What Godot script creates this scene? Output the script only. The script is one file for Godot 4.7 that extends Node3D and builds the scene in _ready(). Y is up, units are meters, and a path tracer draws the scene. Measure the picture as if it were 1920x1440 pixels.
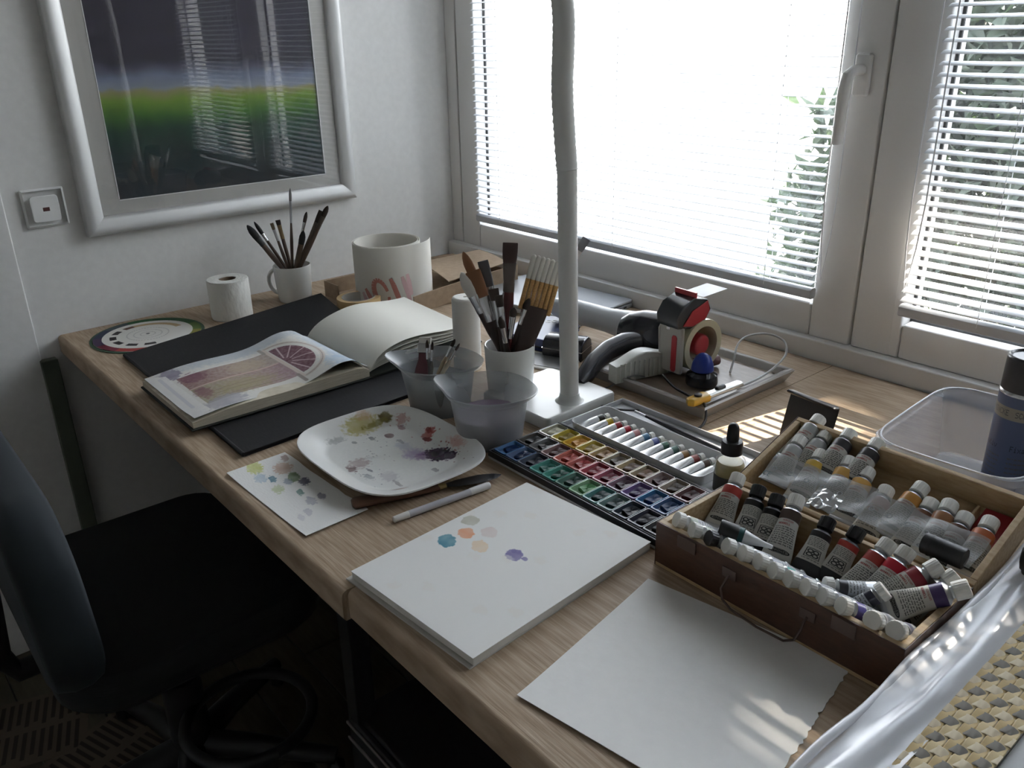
extends Node3D
# An artist's desk in the corner by two blinded windows. Units are metres, y is up; the picture wall is x = -2, the windows stand at z = -1.46, the desk top is y = 0.74.

const DESK := 0.74
const WALL_X := -2.0

# ---------------------------------------------------------------- mesh builder
class G:
	var p := PackedVector3Array()
	var t := PackedVector2Array()
	var x := Transform3D()

	func at(o: Vector3, yaw := 0.0) -> G:
		x = Transform3D(Basis(Vector3.UP, yaw), o)
		return self

	func tri(a: Vector3, b: Vector3, c: Vector3, ua := Vector2.ZERO, ub := Vector2.ZERO, uc := Vector2.ZERO) -> void:
		p.append_array([x * a, x * b, x * c])
		t.append_array([ua, ub, uc])

	# corners run counter-clockwise as seen from outside
	func quad(a: Vector3, b: Vector3, c: Vector3, d: Vector3, ua := Vector2(0, 1), ub := Vector2(1, 1), uc := Vector2(1, 0), ud := Vector2(0, 0)) -> void:
		tri(a, b, c, ua, ub, uc)
		tri(a, c, d, ua, uc, ud)

	# rings of equally many points, counter-clockwise round the way they go
	func loft(rings: Array, cap0 := true, cap1 := true, closed := true) -> G:
		var n: int = rings[0].size()
		var m := n if closed else n - 1
		for i in rings.size() - 1:
			var r0: PackedVector3Array = rings[i]
			var r1: PackedVector3Array = rings[i + 1]
			var v0 := 1.0 - float(i) / (rings.size() - 1)
			var v1 := 1.0 - float(i + 1) / (rings.size() - 1)
			for j in m:
				var k := (j + 1) % n
				var u0 := float(j) / m
				var u1 := float(j + 1) / m
				quad(r0[j], r0[k], r1[k], r1[j], Vector2(u0, v0), Vector2(u1, v0), Vector2(u1, v1), Vector2(u0, v1))
		if cap0:
			fan(rings[0], true)
		if cap1:
			fan(rings[-1], false)
		return self

	func fan(r: PackedVector3Array, flip: bool) -> void:
		var c := Vector3.ZERO
		for q in r:
			c += q
		c /= r.size()
		var h := 1e-9
		for q in r:
			h = maxf(h, q.distance_to(c))
		var e1 := (r[0] - c).normalized()
		var e2 := Vector3.ZERO
		for q in r:
			e2 = e1.cross(q - c)
			if e2.length() > h * 0.1:
				break
		e2 = e2.cross(e1).normalized()
		for j in r.size():
			var a := r[j]
			var b := r[(j + 1) % r.size()]
			var ua := Vector2(0.5 + (a - c).dot(e1) / h * 0.5, 0.5 + (a - c).dot(e2) / h * 0.5)
			var ub := Vector2(0.5 + (b - c).dot(e1) / h * 0.5, 0.5 + (b - c).dot(e2) / h * 0.5)
			if flip:
				tri(c, b, a, Vector2(0.5, 0.5), ub, ua)
			else:
				tri(c, a, b, Vector2(0.5, 0.5), ua, ub)

	func lathe(prof: Array, seg := 24, cap0 := true, cap1 := true) -> G:
		var rings := []
		for q in prof:
			rings.append(G.circle(Vector3(0, q[1], 0), Vector3.RIGHT, Vector3.FORWARD, maxf(q[0], 1e-5), seg))
		return loft(rings, cap0, cap1)

	static func circle(c: Vector3, u: Vector3, v: Vector3, r: float, seg: int, rv := -1.0) -> PackedVector3Array:
		var a := PackedVector3Array()
		for j in seg:
			var w := TAU * j / seg
			a.append(c + u * (cos(w) * r) + v * (sin(w) * (r if rv < 0 else rv)))
		return a

	# a round bar along a path, its radius one number or one for each point
	func tube(path: Array, radius: Variant, seg := 10, caps := true) -> G:
		var rings := []
		var u := Vector3.ZERO
		for i in path.size():
			var d: Vector3 = (path[mini(i + 1, path.size() - 1)] - path[maxi(i - 1, 0)]).normalized()
			if u == Vector3.ZERO:
				u = d.cross(Vector3.UP if absf(d.y) < 0.9 else Vector3.RIGHT).normalized()
			u = (u - d * u.dot(d)).normalized()
			rings.append(G.circle(path[i], u, d.cross(u), radius[i] if radius is Array else radius, seg))
		return loft(rings, caps, caps)

	# outline in (x, -z), counter-clockwise from above, between two heights, edges chamfered by c
	func prism(poly: Array, y0: float, y1: float, c := 0.0) -> G:
		var full := PackedVector2Array(poly)
		if c <= 0.0:
			_stack([[full, y0], [full, y1]])
		else:
			var inner := PackedVector2Array()
			for i in full.size():
				var a := full[(i - 1 + full.size()) % full.size()]
				var b := full[i]
				var d := full[(i + 1) % full.size()]
				var n1 := (b - a).normalized().rotated(PI / 2)
				var n2 := (d - b).normalized().rotated(PI / 2)
				var n := (n1 + n2).normalized()
				inner.append(b + n * c / maxf(0.4, n.dot(n1)))
			_stack([[inner, y0], [full, y0 + c], [full, y1 - c], [inner, y1]])
		return self

	func _stack(levels: Array) -> void:
		var rings := []
		for l in levels:
			var a := PackedVector3Array()
			for q in l[0]:
				a.append(Vector3(q.x, l[1], -q.y))
			rings.append(a)
		loft(rings, false, false)
		for top in [false, true]:
			var l: Array = levels[-1] if top else levels[0]
			var q: PackedVector2Array = l[0]
			var r: PackedVector3Array = rings[-1] if top else rings[0]
			var lo := q[0]
			var hi := q[0]
			for w in q:
				lo = lo.min(w)
				hi = hi.max(w)
			var idx := Geometry2D.triangulate_polygon(q)
			for i in range(0, idx.size(), 3):
				var a := idx[i]
				var b := idx[i + 1]
				var c := idx[i + 2]
				if ((q[b] - q[a]).cross(q[c] - q[a]) < 0.0) == top:
					var s := b
					b = c
					c = s
				tri(r[a], r[b], r[c], (q[a] - lo) / (hi - lo) * Vector2(1, -1) + Vector2(0, 1), (q[b] - lo) / (hi - lo) * Vector2(1, -1) + Vector2(0, 1), (q[c] - lo) / (hi - lo) * Vector2(1, -1) + Vector2(0, 1))

	static func rrect(w: float, d: float, r := 0.0, seg := 4) -> Array:
		if r <= 0.0:
			return [Vector2(-w / 2, -d / 2), Vector2(w / 2, -d / 2), Vector2(w / 2, d / 2), Vector2(-w / 2, d / 2)]
		var a := []
		for k in 4:
			var c := Vector2([1, -1, -1, 1][k] * (w / 2 - r), [1, 1, -1, -1][k] * (d / 2 - r))
			for i in seg + 1:
				a.append(c + Vector2.from_angle(PI / 2 * k + PI / 2 * i / seg) * r)
		return a

	# turns every face round when the solid is inside out
	func solid() -> G:
		var v := 0.0
		for i in range(0, p.size(), 3):
			v += p[i].dot(p[i + 1].cross(p[i + 2]))
		if v < 0.0:
			for i in range(0, p.size(), 3):
				var q := p[i + 1]
				p[i + 1] = p[i + 2]
				p[i + 2] = q
				var w := t[i + 1]
				t[i + 1] = t[i + 2]
				t[i + 2] = w
		return self

	# flat outline (a, b) drawn with axes A and B from o, pushed h along E
	func profile(poly: Array, o: Vector3, A: Vector3, B: Vector3, E: Vector3, h: float, c := 0.0) -> G:
		var keep := x
		x = x * Transform3D(Basis(A, E, -B), o)
		var q := G.new()
		q.x = x
		q.prism(poly, 0, h, c)
		q.solid()
		p.append_array(q.p)
		t.append_array(q.t)
		x = keep
		return self

	# centre, size, chamfer
	func box(c: Vector3, s: Vector3, r := 0.0) -> G:
		var keep := x
		x = x * Transform3D(Basis(), c - Vector3(0, s.y / 2, 0))
		if r <= 0.0:
			prism(G.rrect(s.x, s.z), 0, s.y)
		else:
			prism(G.rrect(s.x, s.z, r, 1), 0, s.y, r)
		x = keep
		return self

	# a sheet of some thickness over a grid: f(u, v) gives points, u to the right and v towards the viewer
	func slab(nu: int, nv: int, f: Callable, th: float) -> G:
		var top := []
		for j in nv + 1:
			var row := PackedVector3Array()
			for i in nu + 1:
				row.append(f.call(float(i) / nu, float(j) / nv))
			top.append(row)
		var dn := Vector3(0, -th, 0)
		for j in nv:
			for i in nu:
				var a: Vector3 = top[j][i]
				var b: Vector3 = top[j][i + 1]
				var c: Vector3 = top[j + 1][i + 1]
				var d: Vector3 = top[j + 1][i]
				var u0 := float(i) / nu
				var u1 := float(i + 1) / nu
				var v0 := float(j) / nv
				var v1 := float(j + 1) / nv
				quad(d, c, b, a, Vector2(u0, v1), Vector2(u1, v1), Vector2(u1, v0), Vector2(u0, v0))
				if th > 0.0:
					quad(a + dn, b + dn, c + dn, d + dn, Vector2(u0, v0), Vector2(u1, v0), Vector2(u1, v1), Vector2(u0, v1))
		if th > 0.0:
			var rim := []
			for i in nu:
				rim.append([top[0][i + 1], top[0][i]])
				rim.append([top[nv][i], top[nv][i + 1]])
			for j in nv:
				rim.append([top[j][0], top[j + 1][0]])
				rim.append([top[j + 1][nu], top[j][nu]])
			for e in rim:
				quad(e[0] + dn, e[1] + dn, e[1], e[0], Vector2.ZERO, Vector2.ZERO, Vector2.ZERO, Vector2.ZERO)
		return self

	func mesh(crease := 50.0) -> ArrayMesh:
		var n := p.size()
		var fn := PackedVector3Array()
		fn.resize(n / 3)
		var who := {}
		for i in n / 3:
			fn[i] = (p[i * 3 + 1] - p[i * 3]).cross(p[i * 3 + 2] - p[i * 3])
			for k in 3:
				var key := Vector3i((p[i * 3 + k] * 50000.0).round())
				if who.has(key):
					who[key].append(i)
				else:
					who[key] = [i]
		var lim := cos(deg_to_rad(crease))
		var nn := PackedVector3Array()
		nn.resize(n)
		var unit := PackedVector3Array()
		unit.resize(n / 3)
		for i in n / 3:
			unit[i] = fn[i].normalized()
		for i in n / 3:
			for k in 3:
				var s := Vector3.ZERO
				for j in who[Vector3i((p[i * 3 + k] * 50000.0).round())]:
					if unit[i].dot(unit[j]) >= lim:
						s += fn[j]
				nn[i * 3 + k] = s.normalized() if s.length() > 1e-14 else unit[i]
		# Godot's front faces run clockwise
		var vp := PackedVector3Array()
		var vn := PackedVector3Array()
		var vt := PackedVector2Array()
		vp.resize(n)
		vn.resize(n)
		vt.resize(n)
		for i in n:
			var s := i if i % 3 == 0 else (i + 1 if i % 3 == 1 else i - 1)
			vp[i] = p[s]
			vn[i] = nn[s]
			vt[i] = t[s]
		var arr := []
		arr.resize(Mesh.ARRAY_MAX)
		arr[Mesh.ARRAY_VERTEX] = vp
		arr[Mesh.ARRAY_NORMAL] = vn
		arr[Mesh.ARRAY_TEX_UV] = vt
		var am := ArrayMesh.new()
		am.add_surface_from_arrays(Mesh.PRIMITIVE_TRIANGLES, arr)
		return am

# ---------------------------------------------------------------- nodes
var taken := {}

func numbered(called: String) -> String:
	taken[called] = taken.get(called, 0) + 1
	return called if taken[called] == 1 else "%s_%03d" % [called, taken[called] - 1]

func tag(o: Node3D, label: String, category := "", group := "", kind := "") -> Node3D:
	if label:
		o.set_meta("label", label)
	if category:
		o.set_meta("category", category)
	if group:
		o.set_meta("group", group)
	if kind:
		o.set_meta("kind", kind)
	return o

func thing(called: String, label: String, category: String, pos := Vector3.ZERO, yaw := 0.0, group := "") -> Node3D:
	var o := Node3D.new()
	o.name = numbered(called)
	add_child(o)
	o.position = pos
	o.rotation.y = yaw
	return tag(o, label, category, group)

func structure(called: String, label: String, category := "") -> Node3D:
	var o := Node3D.new()
	o.name = called
	add_child(o)
	return tag(o, label, category, "", "structure")

func part(parent: Node3D, called: String, g: Variant, m: Material, label := "", crease := 50.0) -> MeshInstance3D:
	var o := MeshInstance3D.new()
	o.name = called
	o.mesh = g.mesh(crease) if g is G else g
	o.material_override = m
	parent.add_child(o, true)
	if label:
		o.set_meta("label", label)
	return o

func copy(src: Node3D, pos: Vector3, basis_: Basis, label := "") -> Node3D:
	var o: Node3D = src.duplicate()
	o.name = numbered(String(src.name).rstrip("0123456789").trim_suffix("_"))
	add_child(o)
	o.transform = Transform3D(basis_, pos)
	if label:
		o.set_meta("label", label)
	return o

# ---------------------------------------------------------------- materials
var made := {}

func lin(r: float, g: float, b: float) -> Color:
	return Color(r, g, b).linear_to_srgb()

func mat(c: Color, rough := 0.6, metal := 0.0, spec := 0.5) -> StandardMaterial3D:
	var key := [c, rough, metal, spec]
	if made.has(key):
		return made[key]
	var m := StandardMaterial3D.new()
	m.albedo_color = c
	m.roughness = rough
	m.metallic = metal
	m.metallic_specular = spec
	made[key] = m
	return m

func clear(c: Color, alpha: float, rough := 0.05) -> StandardMaterial3D:
	var m := StandardMaterial3D.new()
	m.albedo_color = Color(c, alpha)
	m.transparency = BaseMaterial3D.TRANSPARENCY_ALPHA
	m.roughness = rough
	return m

# see-through film or milky plastic: part of the light goes straight on
func milky(c: Color, alpha: float, rough := 0.3) -> StandardMaterial3D:
	var m := StandardMaterial3D.new()
	m.albedo_color = Color(c, alpha)
	m.transparency = BaseMaterial3D.TRANSPARENCY_ALPHA
	m.roughness = maxf(rough, 0.26)
	return m

func noise_tex(freq: float, ramp: Array, size := 512, seed_ := 1, kind := FastNoiseLite.TYPE_SIMPLEX_SMOOTH, octaves := 4, stretch := 1) -> Texture2D:
	var n := FastNoiseLite.new()
	n.seed = seed_
	n.noise_type = kind
	n.frequency = freq
	n.fractal_octaves = octaves
	var t := NoiseTexture2D.new()
	t.width = size
	t.height = size / stretch
	t.seamless = true
	t.noise = n
	var g := Gradient.new()
	g.offsets = PackedFloat32Array(ramp.map(func(r): return r[0]))
	g.colors = PackedColorArray(ramp.map(func(r): return r[1]))
	t.color_ramp = g
	return t

func textured(tex: Texture2D, rough := 0.6, spec := 0.5) -> StandardMaterial3D:
	var m := StandardMaterial3D.new()
	m.albedo_texture = tex
	m.roughness = rough
	m.metallic_specular = spec
	return m

func tri_world(m: StandardMaterial3D, s: Vector3) -> StandardMaterial3D:
	m.uv1_triplanar = true
	m.uv1_world_triplanar = true
	m.uv1_scale = s
	return m

func bumpy(m: StandardMaterial3D, tex: Texture2D, cm: float) -> StandardMaterial3D:
	m.heightmap_enabled = true
	m.heightmap_texture = tex
	m.heightmap_scale = cm
	return m

# ---------------------------------------------------------------- scene
func _ready() -> void:
	# camera
	var cam := Camera3D.new()
	cam.name = "camera"
	cam.transform = Transform3D(Basis(Vector3(0.64754415, -0.01763976, -0.76182374), Vector3(-0.28223993, 0.92307954, -0.26127529), Vector3(0.70783274, 0.38420437, 0.59275611)), Vector3(0, 1.34, 0))
	cam.fov = rad_to_deg(2.0 * atan(720.0 / 1585.0))
	cam.near = 0.02
	cam.far = 200.0
	add_child(cam)
	cam.current = true
	# bright, thinly clouded sky
	var env := Environment.new()
	var sky := Sky.new()
	var ps := ProceduralSkyMaterial.new()
	ps.sky_top_color = Color(0.84, 0.885, 0.945)
	ps.sky_horizon_color = Color(0.99, 0.99, 0.985)
	ps.sky_curve = 0.25
	ps.ground_bottom_color = Color(0.6, 0.6, 0.58)
	ps.ground_horizon_color = Color(0.9, 0.9, 0.88)
	ps.energy_multiplier = 14.5
	sky.sky_material = ps
	env.sky = sky
	env.background_mode = Environment.BG_SKY
	env.tonemap_mode = Environment.TONE_MAPPER_LINEAR
	env.tonemap_exposure = 1.0
	env.sdfgi_enabled = true
	env.ssao_enabled = true
	env.ssil_enabled = true
	var we := WorldEnvironment.new()
	we.name = "sky"
	we.environment = env
	add_child(we)
	# hazy sun, coming in through the right-hand window
	var sun := DirectionalLight3D.new()
	sun.name = "sun"
	sun.light_color = Color(1.0, 0.96, 0.9)
	sun.light_energy = 17.0
	sun.light_angular_distance = 0.53
	sun.shadow_enabled = true
	sun.sky_mode = DirectionalLight3D.SKY_MODE_LIGHT_ONLY
	add_child(sun)
	sun.look_at_from_position(Vector3.ZERO, Vector3(-0.2, -0.68, 1.0), Vector3.UP)

	build_materials()
	build_room()
	build_windows()
	build_outside()
	build_desks()
	build_picture()
	build_paper()
	build_sketchbook()
	build_vessels()
	build_lamp()
	build_palette()
	build_paint_box()
	build_brushes()
	build_back_clutter()
	build_right_side()
	build_wall_and_floor_things()

var M := {}

func build_materials() -> void:
	var w := noise_tex(0.012, [[0.0, lin(0.30, 0.215, 0.14)], [0.35, lin(0.38, 0.28, 0.19)], [0.6, lin(0.44, 0.335, 0.235)], [1.0, lin(0.52, 0.41, 0.30)]], 512, 3, FastNoiseLite.TYPE_SIMPLEX_SMOOTH, 5)
	M.oak = tri_world(textured(w, 0.6, 0.35), Vector3(1.6, 5.0, 24.0))
	bumpy(M.oak, noise_tex(0.02, [[0.0, Color.BLACK], [1.0, Color.WHITE]], 512, 4), 0.02)
	var plaster := noise_tex(0.05, [[0.0, lin(0.69, 0.685, 0.665)], [1.0, lin(0.745, 0.74, 0.72)]], 512, 8)
	M.wall = tri_world(textured(plaster, 0.9, 0.3), Vector3.ONE * 1.5)
	bumpy(M.wall, noise_tex(0.06, [[0.0, Color.BLACK], [1.0, Color.WHITE]], 512, 9), 0.015)
	M.pvc = mat(lin(0.74, 0.725, 0.70), 0.35)
	M.slat = mat(lin(0.8, 0.81, 0.82), 0.4)
	M.rail = mat(lin(0.55, 0.57, 0.6), 0.35)
	M.seal = mat(lin(0.05, 0.05, 0.05), 0.7)
	M.alu = mat(lin(0.62, 0.62, 0.61), 0.5, 0.6)
	M.glass = clear(Color(1, 1, 1), 0.03, 0.0)
	M.black = mat(lin(0.012, 0.012, 0.014), 0.5)
	M.steel = mat(lin(0.6, 0.6, 0.6), 0.25, 1.0)
	M.white = mat(lin(0.78, 0.78, 0.76), 0.4)

func build_room() -> void:
	var w := structure("wall_left", "white plastered wall behind the picture")
	part(w, "plaster", G.new().box(Vector3(-2.06, 1.25, -0.14), Vector3(0.12, 2.5, 2.92)), M.wall)
	var t := structure("trim_1", "flat white upright board on the wall beside the socket")
	part(t, "board", G.new().box(Vector3(-1.994, 1.25, -0.20), Vector3(0.012, 2.5, 0.252), 0.003), M.wall)
	w = structure("wall_window", "white wall below and beside the windows")
	part(w, "spandrel", G.new().box(Vector3(-0.25, 0.3675, -1.53), Vector3(3.5, 0.735, 0.14)), M.wall)
	part(w, "pier", G.new().box(Vector3(0.78, 1.6175, -1.53), Vector3(1.44, 1.765, 0.14)), M.wall)
	part(w, "lintel", G.new().box(Vector3(-0.97, 2.24, -1.53), Vector3(2.06, 0.52, 0.14)), M.wall)
	w = structure("wall_right", "white wall closing the room on the far right")
	part(w, "plaster", G.new().box(Vector3(1.56, 1.25, -0.14), Vector3(0.12, 2.5, 2.92)), M.wall)
	w = structure("wall_back", "white wall behind the desk chair")
	part(w, "plaster", G.new().box(Vector3(-0.25, 1.25, 1.38), Vector3(3.5, 2.5, 0.12)), M.wall)
	w = structure("ceiling", "white ceiling")
	part(w, "plaster", G.new().box(Vector3(-0.25, 2.56, -0.08), Vector3(3.86, 0.12, 3.06)), M.wall)
	w = structure("floor", "brown wooden floor under the desk")
	var fl := textured(noise_tex(0.02, [[0.0, lin(0.055, 0.047, 0.028)], [1.0, lin(0.10, 0.083, 0.05)]], 512, 12), 0.5)
	var fm := tri_world(fl, Vector3(0.8, 1, 6))
	# boards one by one
	for i in 21:
		var z := -1.46 + 0.137 * i
		for k in 3:
			var x0 := -2.0 + (k * 1.6 + fmod(i * 0.61, 1.0) * 1.2 - 1.2)
			var a := clampf(x0, -2.0, 1.5)
			var b := clampf(x0 + 1.6, -2.0, 1.5)
			if k == 2:
				b = 1.5
			if b - a > 0.05:
				part(w, "plank", G.new().box(Vector3((a + b) / 2, -0.011, z + 0.068), Vector3(b - a - 0.002, 0.022, minf(0.135, 1.32 - z)), 0.0015), fm)
	part(w, "underlay", G.new().box(Vector3(-0.25, -0.06, -0.08), Vector3(3.6, 0.076, 2.8)), mat(lin(0.03, 0.025, 0.02), 0.9))

# four mitred bars round an opening lying in a plane z
func bars(parent: Node3D, called: String, x0: float, x1: float, y0: float, y1: float, wl: float, wr: float, wb: float, wt: float, z0: float, z1: float, m: Material, r := 0.004) -> void:
	var zc := (z0 + z1) / 2
	var d := absf(z1 - z0)
	part(parent, called, G.new().box(Vector3(x0 + wl / 2, (y0 + y1) / 2, zc), Vector3(wl, y1 - y0, d), r), m)
	part(parent, called, G.new().box(Vector3(x1 - wr / 2, (y0 + y1) / 2, zc), Vector3(wr, y1 - y0, d), r), m)
	part(parent, called, G.new().box(Vector3((x0 + wl + x1 - wr) / 2, y0 + wb / 2, zc), Vector3(x1 - x0 - wl - wr, wb, d - 0.0006), r), m)
	part(parent, called, G.new().box(Vector3((x0 + wl + x1 - wr) / 2, y1 - wt / 2, zc), Vector3(x1 - x0 - wl - wr, wt, d - 0.0006), r), m)

func build_windows() -> void:
	# frame fixed in the wall: a sill bar, a head bar, jambs and the post between the lights
	var f := structure("window_1", "white plastic window frame with a casement and a fixed light")
	part(f, "sill_bar", G.new().box(Vector3(-0.98, 0.757, -1.485), Vector3(2.04, 0.042, 0.09), 0.003), M.pvc)
	part(f, "jamb", G.new().box(Vector3(-1.977, 1.379, -1.495), Vector3(0.046, 1.202, 0.07), 0.003), M.pvc)
	part(f, "jamb", G.new().box(Vector3(0.03, 1.379, -1.495), Vector3(0.06, 1.202, 0.07), 0.003), M.pvc)
	part(f, "post", G.new().box(Vector3(-0.705, 1.379, -1.4955), Vector3(0.076, 1.202, 0.069), 0.003), M.pvc)
	part(f, "head_bar", G.new().box(Vector3(-0.98, 1.995, -1.485), Vector3(2.04, 0.03, 0.09), 0.003), M.pvc)
	# casement on the left
	var s := structure("window_2", "left casement with a white plastic sash and handle")
	bars(s, "sash_rail", -1.951, -0.7458, 0.7755, 1.978, 0.078, 0.086, 0.068, 0.078, -1.46, -1.528, M.pvc)
	bars(s, "glazing_seal", -1.874, -0.831, 0.8425, 1.901, 0.006, 0.006, 0.005, 0.005, -1.492, -1.497, M.seal, 0.0)
	part(s, "pane", G.new().box(Vector3(-1.3525, 1.3718, -1.505), Vector3(1.045, 1.06, 0.004)), M.glass)
	var h := part(s, "handle", G.new().box(Vector3(-0.786, 1.262, -1.455), Vector3(0.03, 0.07, 0.012), 0.004), M.pvc)
	part(h, "lever", G.new().tube([Vector3(-0.786, 1.27, -1.452), Vector3(-0.786, 1.27, -1.425), Vector3(-0.789, 1.262, -1.412), Vector3(-0.791, 1.24, -1.409), Vector3(-0.794, 1.15, -1.411)], [0.009, 0.009, 0.0105, 0.0105, 0.0085], 12), M.pvc)
	# fixed light on the right
	s = structure("window_3", "right window light with a white plastic sash")
	bars(s, "sash_rail", -0.70, 0.0, 0.777, 1.978, 0.048, 0.06, 0.066, 0.078, -1.462, -1.528, M.pvc)
	bars(s, "glazing_seal", -0.653, -0.059, 0.842, 1.901, 0.006, 0.006, 0.005, 0.005, -1.492, -1.497, M.seal, 0.0)
	part(s, "pane", G.new().box(Vector3(-0.356, 1.3718, -1.505), Vector3(0.596, 1.06, 0.004)), M.glass)
	blind("blind on the wide left casement", -1.858, -0.824, 0.856, 9.0, -0.804)
	blind("blind on the narrow right window", -0.652, -0.045, 0.864, 17.0, -0.645)

func blind(what: String, x0: float, x1: float, y0: float, tilt: float, chain_x: float) -> void:
	var z := -1.4475
	var w := x1 - x0
	var b := thing("venetian_blind", "white slatted venetian " + what, "blind", Vector3(x0, y0, z), 0, "venetian blinds")
	# curved aluminium slat, 20 mm deep
	var n := 62
	var g := G.new()
	var pitch := 0.0169
	var rings := []
	var a := deg_to_rad(tilt)
	for e in [0.0, w]:
		var r := PackedVector3Array()
		for side: float in [1.0, -1.0]:
			for k in 7:
				var q: float = -1.0 + k / 3.0
				q *= -side
				var up: float = 0.0016 * (1.0 - q * q) + 0.00022 * side
				var zz: float = q * 0.0095
				r.append(Vector3(e, up * cos(a) - zz * sin(a), zz * cos(a) + up * sin(a)))
		rings.append(r)
	g.loft(rings)
	var slat := g.mesh(40)
	for i in n:
		var o := part(b, "slat", slat, M.slat)
		o.position = Vector3(0, 0.030 + pitch * i, 0)
	var rail := []
	for e in [0.0, w]:
		rail.append(PackedVector3Array([Vector3(e, 0.004, 0.010), Vector3(e, 0, 0.006), Vector3(e, 0, -0.006), Vector3(e, 0.004, -0.010), Vector3(e, 0.017, -0.010), Vector3(e, 0.021, -0.004), Vector3(e, 0.021, 0.004), Vector3(e, 0.017, 0.010)]))
	part(b, "bottom_rail", G.new().loft(rail), M.rail)
	part(b, "head_rail", G.new().box(Vector3(w / 2, 0.035 + pitch * n, 0), Vector3(w, 0.024, 0.022), 0.002), M.slat)
	for k in ([0.10, 0.5, 0.90] if w > 0.8 else [0.22, 0.78]):
		for zz in [-0.0105, 0.0105]:
			part(b, "ladder_cord", G.new().tube([Vector3(w * k, 0.01, zz), Vector3(w * k, 0.035 + pitch * n, zz)], 0.0006, 5), M.slat)
	# bead chain hanging in a loop
	var path := []
	for i in 25:
		var q := float(i) / 24
		var side := -1.0 if q < 0.5 else 1.0
		var yy := absf(q - 0.5) * 2.0
		path.append(Vector3(chain_x - x0 + side * 0.012 * minf(1.0, sqrt(yy * 6.0)), 0.045 + yy * 0.95, 0.014))
	part(b, "chain", G.new().tube(path, 0.0013, 6), M.slat)

func build_outside() -> void:
	var g := structure("floor_outside", "sunlit pale paved terrace outside the windows")
	var pm := tri_world(textured(noise_tex(0.03, [[0.0, lin(0.5, 0.49, 0.46)], [1.0, lin(0.62, 0.61, 0.58)]], 512, 21), 0.9), Vector3.ONE)
	part(g, "paving", G.new().box(Vector3(0, -0.2, -13.6), Vector3(60, 0.1, 24)), pm)
	# clipped evergreen hedge and the taller tree over it
	var rng := RandomNumberGenerator.new()
	rng.seed = 77
	var leaf := G.new()
	leaf.quad(Vector3(0, 0, 0), Vector3(0.022, 0.008, 0.035), Vector3(0, 0, 0.09), Vector3(0, 0, 0.03))
	leaf.quad(Vector3(0, 0, 0), Vector3(0, 0, 0.03), Vector3(0, 0, 0.09), Vector3(-0.022, 0.008, 0.035))
	var lm := StandardMaterial3D.new()
	lm.albedo_color = lin(0.020, 0.030, 0.020)
	lm.roughness = 0.7
	lm.backlight_enabled = true
	lm.backlight = lin(0.03, 0.05, 0.02)
	var lmesh := leaf.mesh(20)
	lmesh.surface_set_material(0, lm)
	var spots := []
	while spots.size() < 110000:
		var y := rng.randf_range(-0.1, 3.6)
		var x := rng.randf_range(-2.3, 6.5)
		# clipped low before the windows, grown tall farther along
		if y > 1.62 + 1.95 * smoothstep(0.55, 1.35, x + 0.1 * sin(y * 9.0)):
			continue
		var edge := -2.06 + 0.30 * pow(maxf(0, y - 0.4), 1.3) + 0.05 * sin(y * 17.0) + 0.03 * sin(y * 41.0)
		if x < edge:
			continue
		spots.append(Vector3(x, y, -3.2 - rng.randf_range(0.0, 0.45) - 0.08 * sin(x * 5.0 + y * 3.0)))
	var hedge := thing("evergreen_hedge", "dark evergreen hedge growing outside behind the right window", "hedge", Vector3(0, -0.15, -3.4))
	foliage(hedge, spots, lmesh, rng, Vector3(0, -0.15, -3.4), 1.1)
	for k in 9:
		var bx := -1.6 + k * 0.9
		part(hedge, "stem", G.new().tube([Vector3(bx, 0.0, -0.03), Vector3(bx + 0.05, 1.0, 0.0), Vector3(bx - 0.03, 1.55, -0.02)], [0.03, 0.022, 0.01], 8), mat(lin(0.06, 0.045, 0.03), 0.9))
	# tall tree farther off: its crown keeps the sun off all but two places in the room
	spots = []
	while spots.size() < 15000:
		var q := Vector3(rng.randf_range(-0.75, 2.25), rng.randf_range(5.8, 7.95), -9.2 - rng.randf_range(0.0, 0.8))
		if Vector2((q.x - 0.72) / 1.40, (q.y - 6.85) / 1.0).length() > 1.0 + 0.06 * sin(q.x * 9.0):
			continue
		# where the sun's ray through this leaf meets the window
		var s := -1.46 - q.z
		var hit := Vector2(q.x - 0.2 * s, q.y - 0.68 * s)
		if Vector2((hit.x + 0.57) / 0.24, (hit.y - 0.975) / 0.17).length() < 1.0 or Vector2((hit.x + 0.035) / 0.14, (hit.y - 1.235) / 0.175).length() < 1.0:
			continue
		spots.append(q)
	var tree := thing("garden_tree", "tall leafy garden tree standing far behind the hedge outside", "tree", Vector3(1.2, -0.15, -9.7))
	foliage(tree, spots, lmesh, rng, Vector3(1.2, -0.15, -9.7), 1.9)
	part(tree, "trunk", G.new().tube([Vector3(0, 0, 0), Vector3(-0.05, 2.0, 0.03), Vector3(-0.2, 4.4, 0.05), Vector3(-0.35, 6.4, 0.1), Vector3(-0.5, 7.4, 0.1)], [0.17, 0.13, 0.10, 0.06, 0.02], 12), mat(lin(0.06, 0.045, 0.03), 0.9))

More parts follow.
